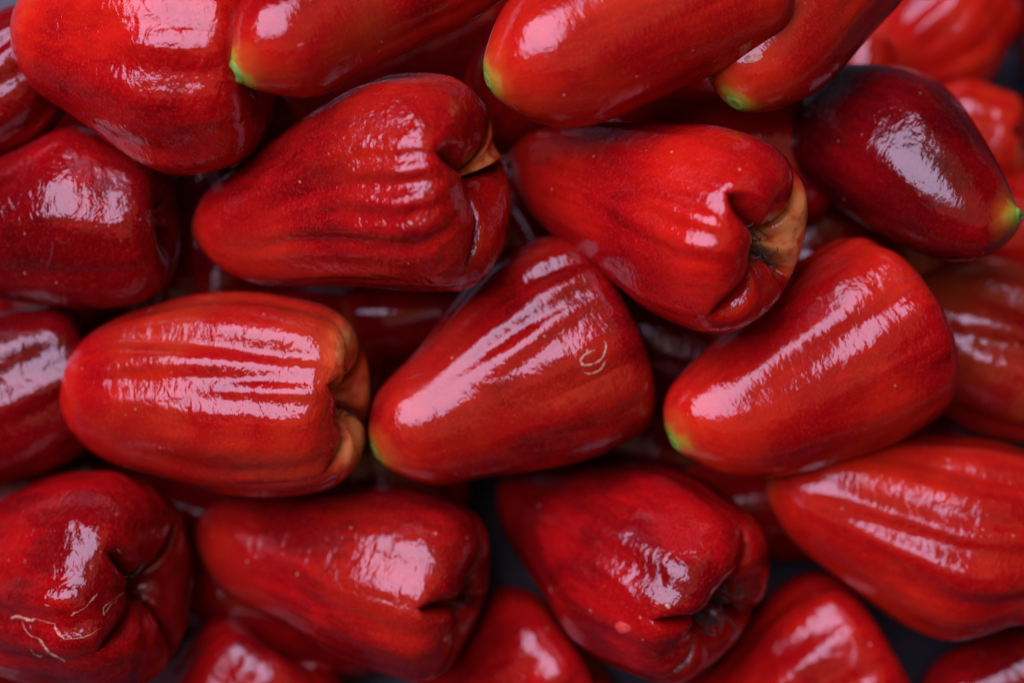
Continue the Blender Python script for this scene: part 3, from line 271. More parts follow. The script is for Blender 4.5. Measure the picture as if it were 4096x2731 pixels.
 ["P","crack_scar","scar",0.1,[[-0.13,2.38,5.919,-0.03,0.99,-0.12],[-0.178,2.383,5.931,0.05,0.99,-0.11],[-0.225,2.391,5.969,0.1,0.99,-0.1],[-0.279,2.399,5.985,0.11,0.99,-0.09],[-0.326,2.408,6.028,0.1,0.99,-0.09],[-0.358,2.414,6.065,0.1,0.99,-0.09],[-0.402,2.424,6.116,0.11,0.99,-0.09],[-0.426,2.432,6.17,0.11,0.99,-0.1],[-0.463,2.443,6.23,0.11,0.99,-0.1],[-0.477,2.451,6.298,0.1,0.99,-0.1],[-0.485,2.459,6.368,0.09,0.99,-0.1],[-0.498,2.467,6.432,0.07,0.99,-0.1],[-0.509,2.475,6.497,0.06,0.99,-0.11]]],
 ["P","crack_scar","scar",0.1,[[0.191,2.432,7.65,-0.34,0.75,0.57],[0.23,2.418,7.689,-0.3,0.72,0.63],[0.244,2.383,7.733,-0.27,0.68,0.68],[0.263,2.358,7.762,-0.23,0.65,0.72],[0.302,2.337,7.792,-0.18,0.62,0.76],[0.32,2.312,7.816,-0.16,0.6,0.79],[0.366,2.293,7.837,-0.1,0.57,0.81],[0.396,2.278,7.85,-0.07,0.55,0.83],[0.429,2.251,7.87,-0.03,0.53,0.85]]],
 ["P","crack_scar","scar",0.1,[[0.042,1.93,8.0,0.02,0.42,0.91],[0.086,1.939,7.996,-0.01,0.41,0.91],[0.132,1.944,7.995,-0.04,0.4,0.92],[0.175,1.952,7.994,-0.07,0.38,0.92],[0.207,1.951,7.997,-0.07,0.36,0.93],[0.246,1.943,8.003,-0.07,0.33,0.94],[0.263,1.913,8.014,-0.05,0.3,0.95],[0.297,1.883,8.024,-0.04,0.25,0.97],[0.313,1.837,8.036,-0.02,0.2,0.98],[0.35,1.78,8.046,0.0,0.14,0.99],[0.37,1.694,8.054,0.02,0.05,1.0],[0.403,1.616,8.054,0.02,-0.03,1.0],[0.422,1.504,8.045,0.03,-0.12,0.99]]],
 ["P","crack_scar","scar",0.1,[[-0.47,2.477,7.28,-0.02,0.98,0.2],[-0.461,2.46,7.355,-0.03,0.97,0.25],[-0.451,2.439,7.426,-0.04,0.95,0.3],[-0.445,2.414,7.497,-0.05,0.93,0.37],[-0.442,2.383,7.567,-0.07,0.9,0.43],[-0.437,2.349,7.633,-0.09,0.86,0.5],[-0.421,2.313,7.693,-0.08,0.82,0.56],[-0.402,2.273,7.75,-0.07,0.78,0.62],[-0.375,2.227,7.805,-0.05,0.73,0.69],[-0.345,2.183,7.85,-0.02,0.68,0.74],[-0.299,2.135,7.892,0.01,0.63,0.78],[-0.266,2.074,7.935,0.02,0.56,0.83],[-0.233,2.008,7.976,0.02,0.49,0.87]]],
 ["P","crack_scar","scar",0.22,[[0.368,2.719,6.892,-0.18,0.98,0.02],[0.351,2.715,6.903,-0.22,0.98,0.03],[0.343,2.712,6.929,-0.24,0.97,0.04],[0.336,2.71,6.957,-0.25,0.97,0.05],[0.337,2.71,6.965,-0.25,0.97,0.05],[0.335,2.71,6.968,-0.25,0.97,0.06],[0.337,2.708,6.993,-0.25,0.97,0.07],[0.339,2.706,7.014,-0.24,0.97,0.08],[0.34,2.705,7.041,-0.24,0.97,0.09]]],
 ["R","scratch","scar",0.16,[[-1.416,1.394,3.715,-0.49,0.78,-0.39],[-1.446,1.364,3.691,-0.49,0.78,-0.39],[-1.462,1.36,3.703,-0.49,0.78,-0.39],[-1.473,1.358,3.714,-0.49,0.78,-0.39],[-1.495,1.349,3.722,-0.5,0.77,-0.39],[-1.504,1.351,3.74,-0.51,0.77,-0.39],[-1.528,1.336,3.741,-0.53,0.75,-0.39],[-1.54,1.334,3.753,-0.54,0.74,-0.4],[-1.556,1.324,3.757,-0.56,0.73,-0.4]]],
]
MARK_PATCHES = [
 ["R","flesh_chip","pulp",[[[-1.261,2.056,6.198,-0.53,0.84,0.06],[-1.196,2.09,6.246,-0.46,0.89,0.05],[-1.139,2.113,6.327,-0.41,0.91,0.04],[-1.112,2.121,6.414,-0.4,0.92,0.04],[-1.103,2.121,6.497,-0.4,0.92,0.05],[-1.105,2.115,6.58,-0.41,0.91,0.06],[-1.12,2.104,6.645,-0.43,0.9,0.07],[-1.168,2.078,6.66,-0.49,0.87,0.08],[-1.218,2.049,6.648,-0.55,0.83,0.09],[-1.27,2.018,6.587,-0.61,0.79,0.08],[-1.324,1.98,6.513,-0.68,0.73,0.08],[-1.38,1.932,6.434,-0.74,0.66,0.08],[-1.42,1.894,6.353,-0.78,0.62,0.09],[-1.419,1.906,6.275,-0.77,0.63,0.09],[-1.372,1.965,6.233,-0.7,0.71,0.08],[-1.326,2.01,6.196,-0.63,0.78,0.07]],[[-1.259,2.057,6.213,-0.53,0.85,0.06],[-1.2,2.087,6.257,-0.46,0.88,0.05],[-1.149,2.108,6.337,-0.42,0.91,0.05],[-1.123,2.116,6.416,-0.41,0.91,0.04],[-1.114,2.116,6.495,-0.41,0.91,0.05],[-1.112,2.113,6.568,-0.42,0.91,0.06],[-1.138,2.097,6.618,-0.45,0.89,0.07],[-1.172,2.077,6.645,-0.49,0.87,0.08],[-1.225,2.046,6.627,-0.56,0.83,0.08],[-1.263,2.024,6.58,-0.6,0.8,0.08],[-1.315,1.989,6.507,-0.66,0.74,0.08],[-1.37,1.943,6.433,-0.73,0.68,0.08],[-1.407,1.909,6.362,-0.77,0.63,0.09],[-1.404,1.92,6.299,-0.76,0.65,0.09],[-1.364,1.971,6.25,-0.69,0.71,0.08],[-1.321,2.013,6.216,-0.62,0.78,0.07]],[[-1.254,2.054,6.288,-0.54,0.84,0.06],[-1.211,2.077,6.326,-0.49,0.87,0.06],[-1.188,2.087,6.36,-0.46,0.88,0.05],[-1.166,2.096,6.422,-0.45,0.89,0.05],[-1.158,2.096,6.471,-0.45,0.89,0.05],[-1.16,2.093,6.515,-0.46,0.89,0.05],[-1.167,2.086,6.558,-0.47,0.88,0.06],[-1.193,2.07,6.576,-0.51,0.86,0.07],[-1.229,2.049,6.564,-0.55,0.83,0.07],[-1.264,2.029,6.519,-0.59,0.8,0.07],[-1.288,2.013,6.492,-0.62,0.78,0.07],[-1.325,1.987,6.435,-0.67,0.74,0.08],[-1.352,1.965,6.397,-0.7,0.71,0.08],[-1.347,1.976,6.347,-0.69,0.72,0.08],[-1.32,2.003,6.318,-0.64,0.76,0.08],[-1.294,2.026,6.284,-0.6,0.8,0.07]],[[-1.25,2.052,6.356,-0.54,0.84,0.06],[-1.229,2.063,6.374,-0.52,0.85,0.06],[-1.212,2.071,6.405,-0.5,0.86,0.06],[-1.203,2.075,6.427,-0.49,0.87,0.06],[-1.2,2.075,6.449,-0.49,0.87,0.06],[-1.203,2.071,6.481,-0.5,0.86,0.06],[-1.204,2.07,6.499,-0.51,0.86,0.06],[-1.223,2.059,6.502,-0.53,0.84,0.06],[-1.233,2.052,6.501,-0.55,0.84,0.07],[-1.246,2.044,6.483,-0.56,0.82,0.07],[-1.268,2.031,6.456,-0.59,0.81,0.07],[-1.283,2.022,6.435,-0.61,0.79,0.07],[-1.294,2.015,6.419,-0.62,0.78,0.07],[-1.291,2.019,6.396,-0.61,0.79,0.07],[-1.285,2.026,6.366,-0.6,0.8,0.07],[-1.271,2.038,6.356,-0.57,0.82,0.07]],[[-1.242,2.052,6.427,-0.55,0.84,0.06],[-1.241,2.052,6.427,-0.54,0.84,0.06],[-1.239,2.053,6.431,-0.54,0.84,0.06],[-1.239,2.053,6.431,-0.54,0.84,0.06],[-1.239,2.053,6.432,-0.54,0.84,0.06],[-1.24,2.053,6.433,-0.54,0.84,0.06],[-1.24,2.052,6.433,-0.54,0.84,0.06],[-1.241,2.052,6.434,-0.55,0.84,0.06],[-1.242,2.051,6.434,-0.55,0.84,0.06],[-1.242,2.051,6.433,-0.55,0.83,0.06],[-1.243,2.05,6.433,-0.55,0.83,0.06],[-1.244,2.05,6.433,-0.55,0.83,0.06],[-1.244,2.05,6.432,-0.55,0.83,0.06],[-1.246,2.049,6.427,-0.55,0.83,0.06],[-1.245,2.05,6.427,-0.55,0.83,0.06],[-1.243,2.051,6.427,-0.55,0.83,0.06]]]],
 ["Q","corky_patch","scar",[[[-0.756,1.329,7.793,-0.15,0.22,0.96],[-0.708,1.3,7.805,-0.12,0.17,0.98],[-0.658,1.192,7.821,-0.06,0.05,1.0],[-0.619,1.065,7.82,0.02,-0.07,1.0],[-0.601,0.972,7.81,0.09,-0.13,0.99],[-0.652,0.85,7.8,0.16,-0.13,0.98],[-0.721,0.773,7.803,0.18,-0.1,0.98],[-0.772,0.736,7.809,0.17,-0.08,0.98],[-0.81,0.766,7.817,0.13,-0.05,0.99],[-0.815,0.897,7.822,0.06,-0.01,1.0],[-0.81,1.072,7.819,-0.05,0.05,1.0],[-0.79,1.246,7.804,-0.13,0.15,0.98]],[[-0.755,1.307,7.798,-0.14,0.2,0.97],[-0.711,1.276,7.808,-0.11,0.15,0.98],[-0.669,1.161,7.821,-0.04,0.03,1.0],[-0.629,1.062,7.82,0.02,-0.06,1.0],[-0.615,0.966,7.81,0.09,-0.12,0.99],[-0.656,0.88,7.804,0.14,-0.12,0.98],[-0.722,0.791,7.805,0.17,-0.1,0.98],[-0.767,0.765,7.811,0.16,-0.07,0.98],[-0.803,0.787,7.817,0.13,-0.05,0.99],[-0.808,0.923,7.822,0.04,-0.01,1.0],[-0.805,1.064,7.819,-0.04,0.04,1.0],[-0.785,1.216,7.808,-0.11,0.13,0.99]],[[-0.74,1.222,7.812,-0.1,0.11,0.99],[-0.713,1.189,7.818,-0.07,0.07,1.0],[-0.684,1.112,7.822,-0.02,0.0,1.0],[-0.662,1.04,7.82,0.03,-0.06,1.0],[-0.652,0.982,7.815,0.07,-0.09,0.99],[-0.675,0.933,7.812,0.1,-0.09,0.99],[-0.717,0.892,7.813,0.11,-0.07,0.99],[-0.751,0.861,7.815,0.11,-0.06,0.99],[-0.772,0.862,7.817,0.1,-0.05,0.99],[-0.784,0.919,7.82,0.06,-0.02,1.0],[-0.775,1.063,7.82,-0.03,0.03,1.0],[-0.76,1.148,7.817,-0.07,0.07,1.0]],[[-0.732,1.117,7.82,-0.04,0.03,1.0],[-0.722,1.098,7.821,-0.02,0.01,1.0],[-0.708,1.062,7.821,0.0,-0.02,1.0],[-0.694,1.012,7.819,0.04,-0.05,1.0],[-0.689,0.997,7.818,0.05,-0.06,1.0],[-0.699,0.962,7.817,0.07,-0.06,1.0],[-0.723,0.96,7.818,0.06,-0.05,1.0],[-0.738,0.96,7.819,0.06,-0.04,1.0],[-0.75,0.95,7.819,0.06,-0.03,1.0],[-0.749,1.008,7.821,0.02,-0.01,1.0],[-0.755,1.026,7.821,0.01,-0.0,1.0],[-0.746,1.079,7.821,-0.02,0.02,1.0]],[[-0.724,1.007,7.82,0.03,-0.03,1.0],[-0.723,1.006,7.82,0.03,-0.03,1.0],[-0.723,1.002,7.82,0.04,-0.03,1.0],[-0.722,0.999,7.82,0.04,-0.03,1.0],[-0.722,0.996,7.82,0.04,-0.04,1.0],[-0.722,0.995,7.82,0.04,-0.04,1.0],[-0.723,0.996,7.82,0.04,-0.04,1.0],[-0.723,0.997,7.82,0.04,-0.03,1.0],[-0.724,0.999,7.82,0.04,-0.03,1.0],[-0.724,1.001,7.82,0.04,-0.03,1.0],[-0.724,1.004,7.82,0.03,-0.03,1.0],[-0.726,1.009,7.82,0.03,-0.03,1.0]]]],
 ["D","corky_patch","scar",[[[0.53,0.899,0.59,0.23,0.85,-0.48],[0.539,0.927,0.648,0.23,0.86,-0.45],[0.514,0.964,0.709,0.22,0.88,-0.41],[0.447,1.008,0.777,0.17,0.91,-0.39],[0.37,1.048,0.845,0.11,0.93,-0.36],[0.294,1.068,0.879,0.06,0.93,-0.36],[0.236,1.076,0.895,0.01,0.93,-0.36],[0.21,1.064,0.864,-0.01,0.93,-0.37],[0.215,1.039,0.804,-0.01,0.92,-0.39],[0.24,1.01,0.736,0.0,0.91,-0.42],[0.289,0.974,0.664,0.04,0.89,-0.45],[0.359,0.939,0.606,0.09,0.87,-0.48],[0.432,0.907,0.567,0.15,0.85,-0.5],[0.492,0.894,0.566,0.19,0.84,-0.5]],[[0.518,0.91,0.605,0.22,0.85,-0.47],[0.526,0.933,0.651,0.22,0.87,-0.44],[0.501,0.965,0.705,0.21,0.89,-0.42],[0.445,1.008,0.774,0.16,0.91,-0.39],[0.369,1.043,0.832,0.11,0.92,-0.37],[0.3,1.064,0.871,0.06,0.93,-0.36],[0.245,1.069,0.877,0.02,0.93,-0.36],[0.224,1.058,0.85,0.0,0.93,-0.37],[0.225,1.037,0.798,-0.0,0.92,-0.39],[0.249,1.009,0.735,0.01,0.91,-0.42],[0.294,0.978,0.671,0.04,0.89,-0.44],[0.359,0.942,0.611,0.09,0.88,-0.48],[0.427,0.917,0.583,0.14,0.86,-0.49],[0.483,0.904,0.579,0.19,0.85,-0.49]],[[0.469,0.942,0.643,0.18,0.87,-0.45],[0.472,0.957,0.675,0.18,0.88,-0.43],[0.453,0.979,0.712,0.17,0.89,-0.42],[0.417,1.003,0.752,0.14,0.91,-0.4],[0.37,1.028,0.796,0.11,0.92,-0.38],[0.322,1.042,0.819,0.07,0.92,-0.38],[0.287,1.046,0.823,0.05,0.92,-0.38],[0.274,1.038,0.802,0.04,0.92,-0.39],[0.276,1.025,0.772,0.03,0.92,-0.4],[0.294,1.004,0.727,0.05,0.91,-0.42],[0.322,0.984,0.687,0.06,0.9,-0.44],[0.362,0.963,0.652,0.09,0.89,-0.45],[0.405,0.946,0.629,0.13,0.88,-0.46],[0.442,0.939,0.628,0.16,0.87,-0.46]],[[0.417,0.969,0.679,0.14,0.89,-0.43],[0.42,0.978,0.698,0.14,0.89,-0.42],[0.414,0.989,0.72,0.14,0.9,-0.41],[0.395,1.0,0.738,0.12,0.91,-0.41],[0.369,1.01,0.754,0.1,0.91,-0.4],[0.347,1.02,0.77,0.09,0.91,-0.39],[0.329,1.022,0.773,0.07,0.92,-0.39],[0.323,1.02,0.766,0.07,0.91,-0.4],[0.325,1.011,0.746,0.07,0.91,-0.41],[0.331,1.001,0.725,0.07,0.91,-0.42],[0.345,0.989,0.702,0.08,0.9,-0.43],[0.366,0.979,0.684,0.1,0.9,-0.43],[0.388,0.971,0.675,0.12,0.89,-0.44],[0.405,0.969,0.674,0.13,0.89,-0.44]],[[0.371,0.995,0.72,0.1,0.9,-0.42],[0.37,0.995,0.721,0.1,0.9,-0.42],[0.37,0.995,0.721,0.1,0.9,-0.42],[0.369,0.997,0.724,0.1,0.9,-0.41],[0.369,0.997,0.724,0.1,0.9,-0.41],[0.369,0.997,0.724,0.1,0.9,-0.41],[0.366,0.997,0.723,0.1,0.9,-0.41],[0.366,0.997,0.723,0.1,0.9,-0.41],[0.366,0.996,0.722,0.1,0.9,-0.42],[0.366,0.996,0.722,0.1,0.9,-0.42],[0.366,0.996,0.721,0.1,0.9,-0.42],[0.366,0.996,0.721,0.1,0.9,-0.42],[0.37,0.995,0.72,0.1,0.9,-0.42],[0.37,0.995,0.72,0.1,0.9,-0.42]]]],
 ["R","corky_patch","scar",[[[-0.22,2.278,7.252,-0.06,0.95,0.32],[-0.163,2.268,7.288,-0.01,0.94,0.34],[-0.148,2.247,7.34,-0.01,0.92,0.39],[-0.172,2.226,7.382,-0.07,0.89,0.45],[-0.214,2.217,7.391,-0.14,0.86,0.49],[-0.26,2.216,7.377,-0.2,0.84,0.51],[-0.27,2.239,7.333,-0.17,0.88,0.44],[-0.249,2.263,7.284,-0.11,0.92,0.37]],[[-0.219,2.275,7.259,-0.06,0.94,0.33],[-0.164,2.266,7.292,-0.01,0.94,0.34],[-0.151,2.247,7.341,-0.02,0.92,0.39],[-0.172,2.23,7.374,-0.07,0.89,0.44],[-0.214,2.218,7.39,-0.14,0.86,0.49],[-0.256,2.218,7.374,-0.19,0.84,0.5],[-0.267,2.239,7.333,-0.17,0.88,0.44],[-0.245,2.263,7.286,-0.11,0.92,0.37]],[[-0.218,2.266,7.286,-0.07,0.93,0.35],[-0.183,2.264,7.296,-0.03,0.93,0.35],[-0.163,2.248,7.339,-0.03,0.92,0.39],[-0.186,2.24,7.352,-0.07,0.9,0.42],[-0.214,2.229,7.368,-0.12,0.88,0.46],[-0.231,2.235,7.353,-0.13,0.88,0.45],[-0.243,2.242,7.335,-0.14,0.89,0.43],[-0.229,2.261,7.296,-0.09,0.92,0.37]],[[-0.216,2.258,7.306,-0.08,0.92,0.38],[-0.202,2.252,7.322,-0.07,0.92,0.39],[-0.19,2.247,7.337,-0.07,0.91,0.4],[-0.207,2.244,7.34,-0.09,0.91,0.42],[-0.216,2.242,7.344,-0.1,0.9,0.43],[-0.218,2.242,7.342,-0.11,0.9,0.42],[-0.22,2.243,7.34,-0.11,0.9,0.42],[-0.22,2.253,7.316,-0.09,0.91,0.39]],[[-0.212,2.246,7.335,-0.09,0.91,0.41],[-0.212,2.246,7.335,-0.09,0.91,0.41],[-0.212,2.246,7.336,-0.09,0.91,0.41],[-0.212,2.245,7.336,-0.09,0.91,0.41],[-0.213,2.245,7.337,-0.09,0.91,0.41],[-0.213,2.245,7.337,-0.09,0.91,0.41],[-0.213,2.246,7.336,-0.09,0.91,0.41],[-0.212,2.246,7.336,-0.09,0.91,0.41]]]],
]

INFO = dict(
A=dict(tone=.35, crumple=1.0, label='large scarlet wax apple in the top left corner with crinkled glossy flank'),
B=dict(tone=0.0, brown=.5, scar=3.6, nub=1.3, crumple=.25, label='dark red wax apple at the top with a raised bright green stem nub'),
C=dict(tone=.2, brown=.15, scar=2.4, crumple=.25, label='smooth bright red wax apple at top centre with broad pink sheen and yellow green tip'),
D=dict(tone=.1, brown=.3, scar=3.0, crumple=.2, label='slender wax apple squeezed between the smooth top one and the maroon one, blurred green tip'),
E=dict(tone=.5, green=0, label='big blurred pinkish wax apple far back at the upper right'),
E2=dict(tone=.6, green=0, lo=1, label='small blurred red wax apple showing above the maroon one, next to the slender one'),
G=dict(tone=.85, green=0, pale=[0, .5, .3, 0], stamens=8, label='blurred orange red wax apple behind the maroon one with its dark eye at right'),
E3=dict(tone=-.2, green=0, lo=1, label='dark blurred wax apple with lavender sheen in the far upper right corner'),
E4=dict(tone=.5, green=0, lo=1, label='blurred red wax apple at the right edge behind the maroon one'),
H=dict(tone=-.85, scar=2.6, crumple=1.0, label='dark maroon wax apple at right with a small green dimpled stem tip'),
I=dict(tone=.05, brown=.15, crumple=1.3, green=.3, pale=[0, 0, 0, .9], label='wrinkled red wax apple left of centre with puckered closed end and a small beige lobe', lobe_label={3: 'small beige lobe'}),
J=dict(tone=.25, crumple=.65, green=.3, pale=[.0, 0, .15, 1.0], stamens=90, stamen_h=.85, label='red wax apple with an orange yellow lobe and hairy dark eye', lobe_label={3: 'orange yellow lobe'}),
K=dict(tone=.3, brown=.12, scar=2.6, crumple=.45, label='bright red wax apple at right with a long pink sheen and yellow green tip'),
L=dict(tone=-.05, brown=.2, scar=2.6, crumple=.55, label='red wax apple in the centre with a pale ring shaped scar'),
M=dict(tone=.25, brown=.35, crumple=.8, green=.2, pale=[.95, .0, 1.0, .6], stamens=22, label='plump brownish red wax apple at left with yellowish lobes at its right end'),
N=dict(tone=-.45, crumple=.8, label='dark red wax apple cut by the left edge with a wide pink sheen'),
O=dict(tone=-.6, crumple=.8, label='dark crimson wax apple at the left edge under the wide sheened one'),
P=dict(tone=-.3, crumple=1.0, pale=[0, 0, 0, .12], stamens=10, label='wax apple in the lower left with cracked corky scars and open lobes'),
Q=dict(tone=-.1, brown=.15, crumple=.8, green=0, pale=[0, 0, .2, 0], stamens=16, label='red wax apple at bottom left of centre with a narrow slit at its end'),
R=dict(tone=-.2, crumple=.8, green=0, pale=[0, 0, .1, .1], stamens=70, label='red wax apple at bottom centre with a dusty grey open eye and small red chip'),
S=dict(tone=.25, brown=.15, green=.1, crumple=.7, label='bright red striped wax apple cut by the right edge near the bottom'),
T=dict(tone=-.1, brown=.7, crumple=1.2, label='dull brownish red wax apple at the right edge behind the long sheened one'),
U=dict(tone=.05, crumple=.8, label='wax apple cut by the bottom edge, left of the slitted one'),
V=dict(tone=.1, crumple=.55, label='wax apple cut by the bottom edge between the slitted and the dusty eyed ones'),
W=dict(tone=.15, crumple=.65, label='broad red wax apple cut by the bottom edge beside the bare dark sheet'),
X=dict(tone=-.3, crumple=.8, label='wax apple in the bottom right corner with lavender sheen'),
Y=dict(tone=-.25, crumple=.55, label='dark wax apple with a lavender sheen at the left edge behind the scarlet corner one'),
Z=dict(tone=-.3, lo=1, label='dark sliver of a wax apple in the bottom left corner'),
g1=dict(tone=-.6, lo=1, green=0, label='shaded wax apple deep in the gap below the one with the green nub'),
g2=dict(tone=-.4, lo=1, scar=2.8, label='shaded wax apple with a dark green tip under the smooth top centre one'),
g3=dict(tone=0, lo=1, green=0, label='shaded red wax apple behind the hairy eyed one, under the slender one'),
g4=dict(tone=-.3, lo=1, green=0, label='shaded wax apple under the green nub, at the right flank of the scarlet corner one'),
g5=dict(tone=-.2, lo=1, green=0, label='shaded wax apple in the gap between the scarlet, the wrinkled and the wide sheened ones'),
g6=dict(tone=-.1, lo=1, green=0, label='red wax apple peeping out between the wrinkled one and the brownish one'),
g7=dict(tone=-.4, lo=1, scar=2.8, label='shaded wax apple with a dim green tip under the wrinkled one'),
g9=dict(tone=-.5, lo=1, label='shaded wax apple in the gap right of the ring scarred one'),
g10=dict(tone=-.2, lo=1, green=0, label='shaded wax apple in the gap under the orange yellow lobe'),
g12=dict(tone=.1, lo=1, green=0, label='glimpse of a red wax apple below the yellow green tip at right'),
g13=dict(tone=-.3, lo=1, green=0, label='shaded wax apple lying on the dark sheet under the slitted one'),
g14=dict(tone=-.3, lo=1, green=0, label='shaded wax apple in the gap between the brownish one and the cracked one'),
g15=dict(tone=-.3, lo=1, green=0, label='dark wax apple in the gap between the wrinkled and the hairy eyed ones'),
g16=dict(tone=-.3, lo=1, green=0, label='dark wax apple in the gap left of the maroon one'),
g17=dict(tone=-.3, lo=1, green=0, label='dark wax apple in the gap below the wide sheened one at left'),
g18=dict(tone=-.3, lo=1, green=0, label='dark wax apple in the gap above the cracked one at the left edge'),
g19=dict(tone=-.8, lo=1, green=0, label='dark wax apple deep in the gap below the ring scarred one'),  # extra dark skin tone puts the gap's shade into the colour
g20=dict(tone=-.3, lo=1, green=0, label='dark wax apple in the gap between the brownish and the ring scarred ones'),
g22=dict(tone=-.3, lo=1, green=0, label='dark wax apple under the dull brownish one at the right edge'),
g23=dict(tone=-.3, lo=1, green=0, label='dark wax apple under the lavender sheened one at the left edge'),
)

# ---------------------------------------------------------------- node helper
class NT:
    def __init__(s, name):
        s.m = bpy.data.materials.new(name); s.m.use_nodes = True
        s.t = s.m.node_tree; s.n = s.t.nodes; s.l = s.t.links
        s.b = s.n['Principled BSDF']
    def node(s, kind, **k):
        o = s.n.new(kind)
        for a, v in k.items(): setattr(o, a, v)
        return o
    def put(s, sock, v):
        if isinstance(v, (int, float)): sock.default_value = v
        elif isinstance(v, tuple): sock.default_value = v if len(v) == 4 or sock.type == 'VECTOR' else v + (1,)
        else: s.l.new(v, sock)
    def math(s, op, a, b=None, c=None, clamp=False):
        o = s.node('ShaderNodeMath', operation=op, use_clamp=clamp)
        for i, v in enumerate((a, b, c)):
            if v is not None: s.put(o.inputs[i], v)
        return o.outputs[0]
    def mix(s, f, a, b, blend='MIX'):
        o = s.node('ShaderNodeMix', data_type='RGBA', blend_type=blend)
        s.put(o.inputs[0], f); s.put(o.inputs[6], a); s.put(o.inputs[7], b)
        return o.outputs[2]
    def attr(s, name, kind='GEOMETRY'):
        return s.node('ShaderNodeAttribute', attribute_name=name, attribute_type=kind).outputs['Fac']
    def noise(s, vec, scale, detail=3, rough=.55, dist=0):
        o = s.node('ShaderNodeTexNoise')
        s.put(o.inputs['Vector'], vec); o.inputs['Scale'].default_value = scale
        o.inputs['Detail'].default_value = detail; o.inputs['Roughness'].default_value = rough
        o.inputs['Distortion'].default_value = dist
        return o.outputs['Fac']
    def ramp(s, x, lo, hi, a=0.0, b=1.0):
        o = s.node('ShaderNodeMapRange', interpolation_type='SMOOTHSTEP')
        s.put(o.inputs[0], x); s.put(o.inputs[1], lo); s.put(o.inputs[2], hi); s.put(o.inputs[3], a); s.put(o.inputs[4], b)
        return o.outputs[0]
    def mapping(s, vec, scale=(1, 1, 1), loc=(0, 0, 0)):
        o = s.node('ShaderNodeMapping'); s.put(o.inputs[0], vec)
        o.inputs['Scale'].default_value = scale; o.inputs['Location'].default_value = loc
        return o.outputs[0]

